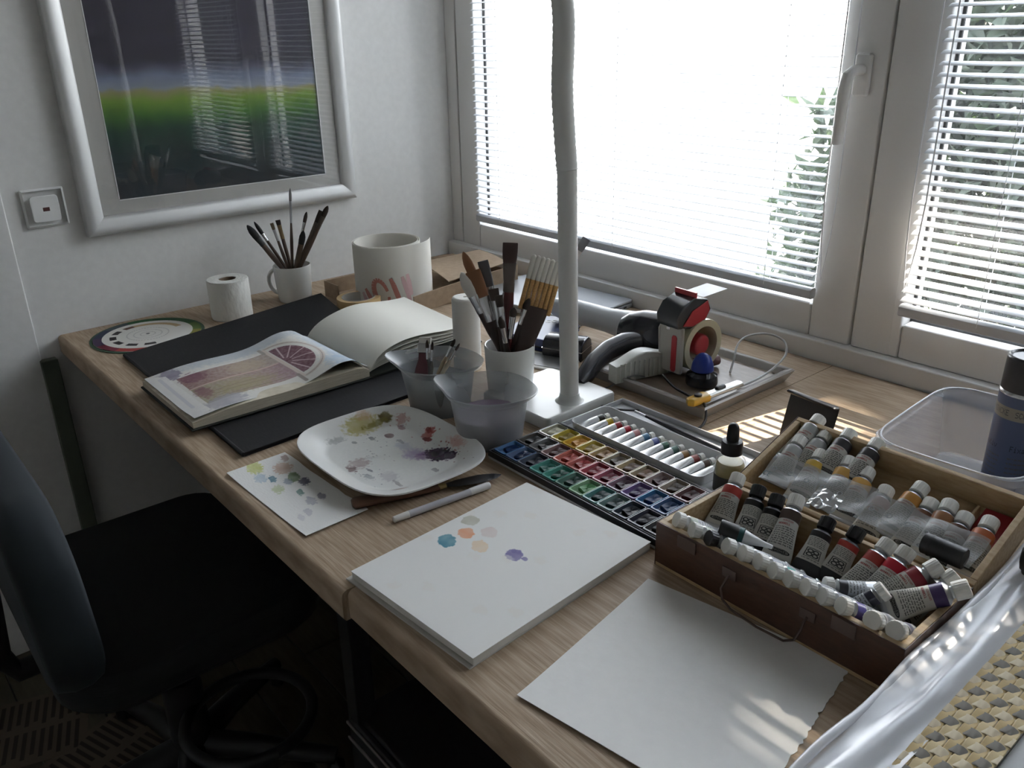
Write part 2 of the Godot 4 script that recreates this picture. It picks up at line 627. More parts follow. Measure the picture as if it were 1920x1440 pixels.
func foliage(parent: Node3D, spots: Array, lmesh: Mesh, rng: RandomNumberGenerator, off: Vector3, size := 1.0) -> void:
	var mm := MultiMesh.new()
	mm.transform_format = MultiMesh.TRANSFORM_3D
	mm.mesh = lmesh
	mm.instance_count = spots.size()
	for i in spots.size():
		var b := Basis.from_euler(Vector3(rng.randf_range(-1.2, 1.2), rng.randf_range(-PI, PI), rng.randf_range(-1.0, 1.0))).scaled(Vector3.ONE * size * rng.randf_range(0.7, 1.25))
		mm.set_instance_transform(i, Transform3D(b, spots[i] - off))
	var o := MultiMeshInstance3D.new()
	o.name = "foliage"
	o.multimesh = mm
	o.set_meta("kind", "stuff")
	parent.add_child(o)

func build_desks() -> void:
	for k in 2:
		var x0: float = [-1.999, -0.757][k]
		var x1: float = [-0.7585, 0.85][k]
		var zf: float = [-0.369, -0.3765][k]
		var d := thing("desk", ["long oak-look desk whose end meets the picture wall", "oak-look desk carrying the watercolour block and wooden paint box"][k], "desk", Vector3(x0, 0, zf), 0, "desks under the windows")
		# top with a rolled front edge, swept along x
		var prof := []
		for i in 9:
			var w := PI / 2 - PI / 2 * i / 8
			prof.append(Vector2(-0.009 + 0.009 * cos(w), -0.009 + 0.009 * sin(w)))
		prof.append_array([Vector2(0, -0.038), Vector2(-0.003, -0.042), Vector2(-1.4365 - zf, -0.042), Vector2(-1.4365 - zf, 0)])
		var rings := []
		for e in [0.0, x1 - x0]:
			var r := PackedVector3Array()
			for q in prof:
				r.append(Vector3(e, DESK + q.y, q.x))
			rings.append(r)
		var g := G.new()
		g.loft(rings, false, false)
		# flat ends from the profile
		var poly := PackedVector2Array(prof)
		var idx := Geometry2D.triangulate_polygon(poly)
		for e in 2:
			for i in range(0, idx.size(), 3):
				var a: Vector3 = rings[e][idx[i]]
				var b: Vector3 = rings[e][idx[i + 1]]
				var c: Vector3 = rings[e][idx[i + 2]]
				var out := (b - a).cross(c - a).x > 0
				if out == (e == 1):
					g.tri(a, b, c)
				else:
					g.tri(a, c, b)
		part(d, "desk_top", g, M.oak)
		var lx := x1 - x0
		for spot in [Vector2(0.06, -0.50 if k == 0 else -0.70), Vector2(lx - (0.10 if k == 0 else 0.06), -0.06), Vector2(0.06, -1.0), Vector2(lx - 0.06, -1.0)]:
			part(d, "leg", G.new().box(Vector3(spot.x, 0.349, spot.y), Vector3(0.03, 0.698, 0.03), 0.002), M.black)
		part(d, "crossbar", G.new().box(Vector3(lx / 2, 0.66, -1.0), Vector3(lx - 0.12, 0.05, 0.02), 0.002), M.black)

func build_picture() -> void:
	# hung flat on the wall: x is the depth, z the width
	var z0 := -0.470
	var z1 := -1.1375
	var y0 := 0.945
	var y1 := 1.92
	var o := thing("framed_picture", "silver framed picture of a blurred green field hanging on the wall", "picture", Vector3(-1.999, y0, (z0 + z1) / 2))
	var w := z0 - z1
	var h := y1 - y0
	# moulding profile (across, depth): rounded silver
	var prof := [Vector2(0, 0), Vector2(0, 0.018), Vector2(0.003, 0.0235), Vector2(0.010, 0.0262), Vector2(0.020, 0.0255), Vector2(0.033, 0.0215), Vector2(0.0385, 0.0180), Vector2(0.040, 0.012), Vector2(0.040, 0.0)]
	var corner := [Vector2(w / 2, 0), Vector2(-w / 2, 0), Vector2(-w / 2, h), Vector2(w / 2, h)]
	var inn := [Vector2(-1, 1), Vector2(1, 1), Vector2(1, -1), Vector2(-1, -1)]
	for s in 4:
		var rings := []
		for e in [s, (s + 1) % 4]:
			var r := PackedVector3Array()
			for q in prof:
				var c: Vector2 = corner[e] + inn[e] * q.x
				r.append(Vector3(q.y, c.y, c.x))
			rings.append(r)
		part(o, "moulding", G.new().loft(rings), M.alu)
	var mat_w := 0.042
	# passe-partout with a bevelled window, four boards
	var board := mat(lin(0.42, 0.41, 0.38), 0.8)
	var iw := w / 2 - 0.038
	var pw := 0.2535
	for e in [[iw, pw, 0.038, h - 0.038], [-pw, -iw, 0.038, h - 0.038], [pw, -pw, 0.038, 0.069], [pw, -pw, h - 0.075, h - 0.038]]:
		part(o, "mount_board", G.new().box(Vector3(0.0085, (e[2] + e[3]) / 2, (e[0] + e[1]) / 2), Vector3(0.003, e[3] - e[2], absf(e[0] - e[1]))), board)
	part(o, "print", G.new().box(Vector3(0.0055, h / 2, 0), Vector3(0.002, h - 0.10, 2 * pw + 0.02)), picture_material(pw, h))
	for e in [[Vector3(0.0095, 0.069, 0), Vector3(0.003, 0.0016, 2 * pw)], [Vector3(0.0095, h / 2, pw), Vector3(0.003, h - 0.143, 0.0016)], [Vector3(0.0095, h / 2, -pw), Vector3(0.003, h - 0.143, 0.0016)]]:
		part(o, "bevel", G.new().box(e[0], e[1]), M.white)
	var gl := G.new()
	gl.quad(Vector3(0.0125, 0.040, w / 2 - 0.040), Vector3(0.0125, 0.040, -w / 2 + 0.040), Vector3(0.0125, h - 0.040, -w / 2 + 0.040), Vector3(0.0125, h - 0.040, w / 2 - 0.040))
	part(o, "glass", gl, M.glass)

func picture_material(pw: float, h: float) -> StandardMaterial3D:
	# out-of-focus landscape in soft bands: dark sky, pale mist, lit field, dark foreground
	var im := Image.create(128, 256, false, Image.FORMAT_RGB8)
	var n := FastNoiseLite.new()
	n.seed = 5
	n.frequency = 0.03
	var stops := [[0.0, Color(0.13, 0.14, 0.16)], [0.10, Color(0.10, 0.14, 0.16)], [0.17, Color(0.09, 0.17, 0.17)], [0.235, Color(0.12, 0.25, 0.18)], [0.27, Color(0.26, 0.42, 0.16)], [0.305, Color(0.44, 0.56, 0.20)], [0.325, Color(0.55, 0.54, 0.36)], [0.335, Color(0.52, 0.55, 0.60)], [0.36, Color(0.45, 0.48, 0.56)], [0.40, Color(0.20, 0.19, 0.24)], [0.6, Color(0.19, 0.18, 0.23)], [1.0, Color(0.24, 0.24, 0.30)]]
	for y in 256:
		for x in 128:
			var v := 1.0 - y / 255.0 + 0.012 * n.get_noise_2d(x * 1.5, y) + 0.00010 * (x - 64)
			var c: Color = stops[-1][1]
			for k in stops.size() - 1:
				if v < stops[k + 1][0]:
					c = stops[k][1].lerp(stops[k + 1][1], clampf((v - stops[k][0]) / (stops[k + 1][0] - stops[k][0]), 0, 1))
					break
			im.set_pixel(x, y, c.lightened(0.03 * n.get_noise_2d(x * 0.6 + 90, y * 3.0)) if n.get_noise_2d(x * 0.6 + 90, y * 3.0) > 0 else c.darkened(-0.1 * n.get_noise_2d(x * 0.6 + 90, y * 3.0)))
	var m := textured(ImageTexture.create_from_image(im), 0.9, 0.15)
	m.uv1_triplanar = true
	m.uv1_triplanar_sharpness = 8.0
	m.uv1_scale = Vector3(1, 1.0 / (h - 0.10), 1.0 / (2 * pw + 0.02))
	m.uv1_offset = Vector3(0, 0.0, 0.5)
	return m

# ---------------------------------------------------------------- painting on images
func canvas(w: int, h: int, c: Color) -> Image:
	var im := Image.create(w, h, false, Image.FORMAT_RGB8)
	im.fill(c)
	return im

var _n: FastNoiseLite

func nz(x: float, y: float) -> float:
	if _n == null:
		_n = FastNoiseLite.new()
		_n.seed = 31
		_n.frequency = 0.05
		_n.fractal_octaves = 3
	return _n.get_noise_2d(x, y)

# a pool of watery paint with a ragged edge; centre and radii as shares of the image
func blob(im: Image, cx: float, cy: float, rx: float, ry: float, c: Color, a := 1.0, rag := 0.35, soft := 0.15, turn := 0.0) -> void:
	var w := im.get_width()
	var h := im.get_height()
	var r := maxf(rx * w, ry * h) * 1.4
	var o := Vector2(cx * w, cy * h)
	for y in range(maxi(0, int(o.y - r)), mini(h, int(o.y + r) + 1)):
		for x in range(maxi(0, int(o.x - r)), mini(w, int(o.x + r) + 1)):
			var d := (Vector2(x, y) - o).rotated(-turn)
			var k := Vector2(d.x / (rx * w), d.y / (ry * h)).length() + rag * nz(x * 1.7 + cx * 900, y * 1.7 + cy * 700)
			if k < 1.0:
				var s := clampf((1.0 - k) / maxf(soft, 0.01), 0, 1)
				im.set_pixel(x, y, im.get_pixel(x, y).lerp(c, a * s * (0.85 + 0.3 * nz(x * 0.5, y * 0.5 + 40))))

func stroke(im: Image, pts: Array, r: float, c: Color, a := 1.0) -> void:
	var w := im.get_width()
	var h := im.get_height()
	for i in pts.size() - 1:
		var p0: Vector2 = pts[i] * Vector2(w, h)
		var p1: Vector2 = pts[i + 1] * Vector2(w, h)
		var lo := p0.min(p1) - Vector2.ONE * (r + 1)
		var hi := p0.max(p1) + Vector2.ONE * (r + 1)
		for y in range(maxi(0, int(lo.y)), mini(h, int(hi.y) + 1)):
			for x in range(maxi(0, int(lo.x)), mini(w, int(hi.x) + 1)):
				var q := Vector2(x, y)
				var d := q.distance_to(Geometry2D.get_closest_point_to_segment(q, p0, p1))
				if d < r:
					im.set_pixel(x, y, im.get_pixel(x, y).lerp(c, a * clampf((r - d), 0, 1)))

func area(im: Image, pts: Array, c0: Color, c1: Color, a := 1.0) -> void:
	var w := im.get_width()
	var h := im.get_height()
	var poly := PackedVector2Array(pts.map(func(q): return q * Vector2(w, h)))
	var lo := poly[0]
	var hi := poly[0]
	for q in poly:
		lo = lo.min(q)
		hi = hi.max(q)
	for y in range(maxi(0, int(lo.y)), mini(h, int(hi.y) + 1)):
		for x in range(maxi(0, int(lo.x)), mini(w, int(hi.x) + 1)):
			if Geometry2D.is_point_in_polygon(Vector2(x, y), poly):
				var k := (y - lo.y) / maxf(1.0, hi.y - lo.y) + 0.3 * nz(x, y)
				im.set_pixel(x, y, im.get_pixel(x, y).lerp(c0.lerp(c1, clampf(k, 0, 1)), a * (0.9 + 0.25 * nz(x * 2.0, y * 2.0))))

# five by seven dot letters, each column one number with the top row in the lowest bit
const FONT := {"A": [126, 17, 17, 17, 126], "B": [127, 73, 73, 73, 54], "C": [62, 65, 65, 65, 34], "D": [127, 65, 65, 34, 28], "E": [127, 73, 73, 73, 65], "F": [127, 9, 9, 9, 1], "G": [62, 65, 73, 73, 122], "H": [127, 8, 8, 8, 127], "I": [0, 65, 127, 65, 0], "K": [127, 8, 20, 34, 65], "L": [127, 64, 64, 64, 64], "M": [127, 2, 12, 2, 127], "N": [127, 4, 8, 16, 127], "O": [62, 65, 65, 65, 62], "Q": [62, 65, 81, 33, 94], "R": [127, 9, 25, 41, 70], "S": [70, 73, 73, 73, 49], "T": [1, 1, 127, 1, 1], "U": [63, 64, 64, 64, 63], "V": [31, 32, 64, 32, 31], "X": [99, 20, 8, 20, 99], "a": [32, 84, 84, 84, 120], "c": [56, 68, 68, 68, 32], "e": [56, 84, 84, 84, 24], "h": [127, 8, 4, 4, 120], "i": [0, 68, 125, 64, 0], "k": [127, 16, 40, 68, 0], "m": [124, 4, 24, 4, 120], "n": [124, 8, 4, 4, 120], "t": [4, 63, 68, 64, 32], "v": [28, 32, 64, 32, 28], "x": [68, 40, 16, 40, 68]}

func write(im: Image, s: String, x0: int, y0: int, c: Color, k := 1) -> void:
	var x := x0
	for ch in s:
		if FONT.has(ch):
			for i in 5:
				for j in 7:
					if FONT[ch][i] >> j & 1:
						im.fill_rect(Rect2i(x + i * k, y0 + j * k, k, k), c)
		x += 6 * k

func printed(im: Image, rough := 0.7, spec := 0.4) -> StandardMaterial3D:
	var m := textured(ImageTexture.create_from_image(im), rough, spec)
	m.texture_repeat = false
	return m

# ---------------------------------------------------------------- sheets of paper
const PAPER := Color(0.925, 0.92, 0.905)

func deckle(k: float, s: float) -> float:
	return 0.0022 * nz(k * 420.0, s) + 0.0012 * nz(k * 1700.0, s + 50.0)

func build_paper() -> void:
	var grain := noise_tex(0.09, [[0.0, Color.BLACK], [1.0, Color.WHITE]], 256, 61)
	# swatch card with one torn edge
	var im := canvas(400, 170, PAPER)
	for b in [[0.06, 0.60, 0.085, 0.13, Color(0.78, 0.80, 0.45), 0.8], [0.18, 0.27, 0.09, 0.15, Color(0.80, 0.64, 0.55), 0.6], [0.07, 0.10, 0.05, 0.06, Color(0.55, 0.40, 0.36), 0.5], [0.20, 0.68, 0.07, 0.10, Color(0.66, 0.74, 0.80), 0.6], [0.263, 0.56, 0.05, 0.06, Color(0.33, 0.48, 0.55), 0.85], [0.331, 0.29, 0.075, 0.09, Color(0.44, 0.53, 0.38), 0.85], [0.427, 0.24, 0.055, 0.09, Color(0.40, 0.39, 0.46), 0.85], [0.36, 0.42, 0.05, 0.07, Color(0.55, 0.60, 0.66), 0.6], [0.406, 0.65, 0.06, 0.09, Color(0.76, 0.80, 0.62), 0.7], [0.532, 0.45, 0.045, 0.05, Color(0.42, 0.55, 0.52), 0.85], [0.669, 0.46, 0.06, 0.08, Color(0.70, 0.70, 0.74), 0.7], [0.663, 0.28, 0.045, 0.06, Color(0.55, 0.54, 0.60), 0.8], [0.77, 0.65, 0.05, 0.06, Color(0.78, 0.77, 0.79), 0.7], [0.80, 0.80, 0.045, 0.05, Color(0.80, 0.79, 0.81), 0.6]]:
		blob(im, b[0], b[1], b[2], b[3], b[4], b[5], 0.45, 0.2, 0.3)
	var m := bumpy(printed(im, 0.85), grain, 0.02)
	var o := thing("swatch_card", "narrow white paper strip with green, orange and violet watercolour test blobs", "paper", Vector3(-1.0105, DESK, -0.4385), 0.03)
	part(o, "sheet", G.new().slab(12, 30, func(u, v): return Vector3((u - 0.5) * 0.235, 0.0012 + 0.0022 * pow(absf(u - 0.5) * 2, 4), (v - 0.5) * 0.096 + (deckle(u, 1.0) if v < 0.001 else 0.0)), 0.0008), m, "", 30)
	# watercolour block: a stack of sheets gummed at the sides on a grey board
	im = canvas(240, 330, PAPER)
	for b in [[0.082, 0.412, 0.055, 0.040, Color(0.78, 0.77, 0.71)], [0.165, 0.493, 0.060, 0.036, Color(0.91, 0.66, 0.52)], [0.257, 0.42, 0.060, 0.036, Color(0.89, 0.84, 0.82)], [0.148, 0.589, 0.070, 0.040, Color(0.25, 0.50, 0.58)], [0.327, 0.519, 0.065, 0.036, Color(0.92, 0.83, 0.72)], [0.529, 0.464, 0.060, 0.038, Color(0.50, 0.47, 0.66)]]:
		blob(im, b[0], b[1], b[2], b[3], b[4], 0.95, 0.22, 0.08, 0.5)
	for q in [[0.50, 0.445], [0.60, 0.455]]:
		blob(im, q[0], q[1], 0.02, 0.012, Color(0.50, 0.47, 0.66), 0.9, 0.3, 0.1, 0.6)
	for k in 14:
		blob(im, fmod(k * 0.371 + 0.3, 1.0), fmod(k * 0.217 + 0.2, 1.0), 0.05, 0.03, Color(0.92, 0.90, 0.87), 0.6, 0.5, 0.4)
	m = bumpy(printed(im, 0.85), grain, 0.008)
	o = thing("watercolour_block", "white watercolour paper block with six small paint blobs lying at the desk seam", "paper block", Vector3(-0.674, DESK, -0.547), 0.07)
	part(o, "backing_board", G.new().box(Vector3(-0.003, 0.0011, 0.002), Vector3(0.222, 0.0022, 0.302), 0.0005), mat(lin(0.55, 0.53, 0.49), 0.9))
	part(o, "page_stack", G.new().box(Vector3(0, 0.0071, 0), Vector3(0.216, 0.0098, 0.296), 0.0008), mat(lin(0.70, 0.68, 0.63), 0.9))
	part(o, "top_sheet", G.new().slab(6, 6, func(u, v): return Vector3((u - 0.5) * 0.217, 0.0126, (v - 0.5) * 0.297), 0.0006), m)
	# single rough sheet with a torn side
	im = canvas(64, 64, PAPER)
	o = thing("deckle_edged_sheet", "blank rough white paper sheet with a torn edge beside the wooden box", "paper", Vector3(-0.399, DESK, -0.5535), 0.17)
	part(o, "sheet", G.new().slab(8, 60, func(u, v): return Vector3((u - 0.5) * 0.238 + ((deckle(v, 9.0) * 1.4) if u > 0.999 else 0.0), 0.0011 + 0.0016 * pow(absf(v - 0.5) * 2.0, 5), (v - 0.5) * 0.243), 0.0008), bumpy(tri_world(textured(noise_tex(0.05, [[0.0, Color(0.925, 0.92, 0.905)], [1.0, Color(0.94, 0.935, 0.92)]], 256, 62), 0.9), Vector3.ONE * 4), grain, 0.008), "", 30)

# ---------------------------------------------------------------- portfolio and sketchbook
func build_sketchbook() -> void:
	# black portfolio, two boards with cloth ties; its far side lies a little higher
	var corners := [Vector3(-1.752, 0.7425, -0.438), Vector3(-1.163, 0.7425, -0.432), Vector3(-1.19, 0.7425, -0.885), Vector3(-1.745, 0.7425, -0.885)]
	var folder := thing("art_portfolio", "large black cardboard art portfolio lying under the open sketchbook", "portfolio", Vector3(-1.46, DESK, -0.66))
	var fm := textured(noise_tex(0.03, [[0.0, lin(0.010, 0.010, 0.012)], [0.7, lin(0.016, 0.016, 0.018)], [1.0, lin(0.030, 0.030, 0.032)]], 512, 71), 0.55, 0.4)
	tri_world(fm, Vector3(3, 3, 14))
	for k in 2:
		var lift: float = [0.0, 0.0045][k]
		var back: float = [0.003, 0.039][k]
		var f := func(u: float, v: float) -> Vector3:
			var a: Vector3 = corners[3].lerp(corners[2], u)
			var b: Vector3 = corners[0].lerp(corners[1], u)
			var q := a.lerp(b, v) + Vector3(0, lift + back * (1.0 - v) * pow(maxf(0.0, 1.0 - u / 0.36), 1.3), 0)
			return q - Vector3(-1.46, DESK, -0.66)
		part(folder, ["lower_board", "upper_board"][k], G.new().slab(24, 6, f, 0.0022), fm)
	part(folder, "spine", G.new().tube([Vector3(-0.292, 0.0045, 0.224), Vector3(0.297, 0.0045, 0.23)], 0.0035, 8), fm)
	# open sketchbook across it
	var gz := -0.738
	var book := thing("open_sketchbook", "open sketchbook with a painted church door on its left page", "sketchbook", Vector3(-1.43, 0.7478, gz))
	var cream := lin(0.62, 0.57, 0.45)
	var edge := textured(noise_tex(0.02, [[0.0, lin(0.40, 0.35, 0.25)], [0.5, lin(0.60, 0.54, 0.42)], [1.0, lin(0.72, 0.67, 0.55)]], 512, 73), 0.9)
	tri_world(edge, Vector3(2, 90, 2))
	var cover := mat(lin(0.018, 0.022, 0.016), 0.6)
	# heights above the portfolio along z, measured from the gutter: the thick left half
	var lt := func(v: float) -> float: return 0.0235 + 0.017 * exp(-pow((v - 0.16) / 0.17, 2.0)) - 0.006 * smoothstep(0.5, 1.0, v) + 0.0035 * sin(v * 9.5 + 0.6) * v - 0.012 * (1.0 - smoothstep(0.0, 0.10, v))
	var lw := 0.335
	var xa := -0.105
	var xb := 0.137
	part(book, "front_cover", G.new().box(Vector3((xa + xb) / 2, 0.0018, lw / 2 + 0.002), Vector3(xb - xa + 0.008, 0.0034, lw + 0.004), 0.001), cover)
	var poly := [Vector2(0.001, 0.0036), Vector2(lw, 0.0036)]
	for i in 29:
		var v := 1.0 - i / 28.0
		poly.append(Vector2(maxf(v * lw, 0.001), minf(lt.call(v) - 0.0016, 0.0215 + 0.004 * (1.0 - v))))
	part(book, "left_page_stack", G.new().profile(poly, Vector3(xa, 0, 0), Vector3.BACK, Vector3.UP, Vector3.RIGHT, xb - xa), edge)
	var left := func(u: float, v: float) -> Vector3:
		return Vector3(lerpf(xa - 0.004, xb - 0.006 + 0.004 * sin(v * 8.0), u), lt.call(v) + 0.0008 + 0.004 * smoothstep(0.75, 1.0, u) * sin(v * 7.0 + 1.0), v * lw * 0.985)
	part(book, "painted_page", G.new().slab(12, 40, left, 0.0006), printed(door_painting(), 0.85), "watercolour of a church door", 40)
	# right half: few pages, lifted in a wave
	var rw := 0.262
	part(book, "back_cover", G.new().slab(4, 6, func(u, v): return Vector3(lerpf(xa - 0.004, xb + 0.002, u), 0.0035 + 0.006 * (1.0 - v), -rw * 1.01 * (1.0 - v)), 0.0034), cover)
	var pages := [[0.010, 0.30, 1.0], [0.016, 0.34, 0.99], [0.023, 0.42, 0.985], [0.031, 0.45, 0.975], [0.040, 0.50, 0.97]]
	for k in pages.size():
		var top: float = pages[k][0]
		var wave: float = pages[k][1]
		var reach: float = pages[k][2]
		var f := func(u: float, v: float) -> Vector3:
			var q := 1.0 - v
			var y := 0.0048 + 0.0016 * k + top * (1.0 - exp(-q * 9.0)) * (1.0 - 0.30 * smoothstep(0.35, 1.0, q)) + 0.006 * wave * sin(q * 5.2 + 0.4) * q
			y += 0.010 * (1.0 - u) * smoothstep(0.1, 0.6, q) * (0.4 + 0.15 * k)
			return Vector3(lerpf(xa - 0.002 - 0.002 * k, xb - 0.012 + 0.0025 * k - 0.022 * q, u) - 0.012 * q, y, -rw * reach * q)
		part(book, "right_page", G.new().slab(8, 22, f, 0.0005), mat(lin(0.74, 0.72, 0.65), 0.9), "", 40)

func door_painting() -> Image:
	var im := canvas(256, 352, Color(0.86, 0.85, 0.82))
	blob(im, 0.5, 0.02, 0.75, 0.15, Color(0.64, 0.71, 0.78), 0.75, 0.3, 0.6)
	blob(im, 0.9, 0.12, 0.25, 0.12, Color(0.58, 0.68, 0.79), 0.6, 0.4, 0.6)
	blob(im, 0.05, 0.45, 0.14, 0.55, Color(0.66, 0.70, 0.74), 0.7, 0.3, 0.5)
	# outer arch, pale stone
	var arch := []
	for i in 25:
		var w := PI - PI * i / 24
		arch.append(Vector2(0.53 + 0.36 * cos(w), 0.34 - 0.20 * sin(w)))
	stroke(im, arch, 5.0, Color(0.80, 0.76, 0.72), 0.8)
	stroke(im, arch, 1.2, Color(0.42, 0.36, 0.36), 0.5)
	# door leaves
	area(im, [Vector2(0.22, 0.36), Vector2(0.50, 0.36), Vector2(0.50, 0.88), Vector2(0.22, 0.88)], Color(0.66, 0.60, 0.56), Color(0.54, 0.40, 0.38), 0.85)
	area(im, [Vector2(0.50, 0.36), Vector2(0.84, 0.36), Vector2(0.84, 0.88), Vector2(0.50, 0.88)], Color(0.62, 0.50, 0.52), Color(0.60, 0.56, 0.44), 0.85)
	blob(im, 0.36, 0.52, 0.16, 0.14, Color(0.74, 0.68, 0.58), 0.7, 0.4, 0.5)
	blob(im, 0.70, 0.62, 0.16, 0.20, Color(0.66, 0.62, 0.48), 0.7, 0.4, 0.5)
	blob(im, 0.30, 0.80, 0.12, 0.09, Color(0.46, 0.30, 0.36), 0.8, 0.4, 0.4)
	blob(im, 0.62, 0.84, 0.14, 0.05, Color(0.52, 0.36, 0.40), 0.7, 0.4, 0.4)
	stroke(im, [Vector2(0.50, 0.37), Vector2(0.50, 0.88)], 3.0, Color(0.80, 0.70, 0.66), 0.9)
	stroke(im, [Vector2(0.215, 0.37), Vector2(0.215, 0.88)], 3.0, Color(0.88, 0.87, 0.85), 0.95)
	for q in [0.66, 0.72, 0.80]:
		stroke(im, [Vector2(q, 0.40), Vector2(q, 0.86)], 1.2, Color(0.42, 0.38, 0.32), 0.5)
	# fan window with spokes
	var fan := [Vector2(0.84, 0.335)]
	for i in 17:
		var w := PI * i / 16
		fan.append(Vector2(0.53 + 0.30 * cos(w), 0.335 - 0.155 * sin(w)))
	area(im, fan, Color(0.42, 0.27, 0.31), Color(0.48, 0.34, 0.38), 0.95)
	for i in 6:
		var w := PI * (i + 0.6) / 6.2
		stroke(im, [Vector2(0.53 + 0.07 * cos(w), 0.33 - 0.035 * sin(w)), Vector2(0.53 + 0.30 * cos(w), 0.335 - 0.155 * sin(w))], 2.0, Color(0.86, 0.78, 0.78), 0.9)
	stroke(im, [Vector2(0.18, 0.35), Vector2(0.88, 0.35)], 4.0, Color(0.84, 0.79, 0.75), 0.95)
	stroke(im, [Vector2(0.14, 0.365), Vector2(0.24, 0.365)], 4.0, Color(0.66, 0.63, 0.60), 0.9)
	stroke(im, [Vector2(0.82, 0.365), Vector2(0.96, 0.365)], 4.0, Color(0.62, 0.58, 0.55), 0.9)
	# plinths and step
	blob(im, 0.10, 0.88, 0.13, 0.06, Color(0.50, 0.47, 0.54), 0.85, 0.35, 0.2)
	blob(im, 0.90, 0.80, 0.13, 0.13, Color(0.64, 0.63, 0.66), 0.85, 0.3, 0.3)
	area(im, [Vector2(0.1, 0.905), Vector2(0.95, 0.90), Vector2(1.0, 1.0), Vector2(0.0, 1.0)], Color(0.90, 0.89, 0.87), Color(0.86, 0.85, 0.84), 1.0)
	stroke(im, [Vector2(0.12, 0.945), Vector2(0.8, 0.95)], 4.0, Color(0.74, 0.74, 0.77), 0.5)
	return im

# ---------------------------------------------------------------- crockery, cups, rolls
func mug(o: Node3D, r: float, h: float, m: Material, handle: float) -> void:
	part(o, "cup", G.new().lathe([[r * 0.80, 0.0], [r * 0.86, 0.002], [r * 0.88, 0.006], [r * 0.96, h * 0.55], [r, h - 0.002], [r - 0.0012, h], [r - 0.0028, h - 0.001], [r * 0.96 - 0.004, h * 0.55], [r * 0.84 - 0.003, 0.008], [r * 0.78 - 0.003, 0.006]], 40), m)
	var d := Vector3(cos(handle), 0, -sin(handle))
	var path := []
	for i in 15:
		var w := -PI * 0.5 + PI * i / 14
		path.append(d * (r * 0.92 + 0.026 * cos(w)) + Vector3(0, h * 0.5 + 0.030 * sin(w), 0))
	part(o, "handle", G.new().tube(path, 0.0046, 10), m)

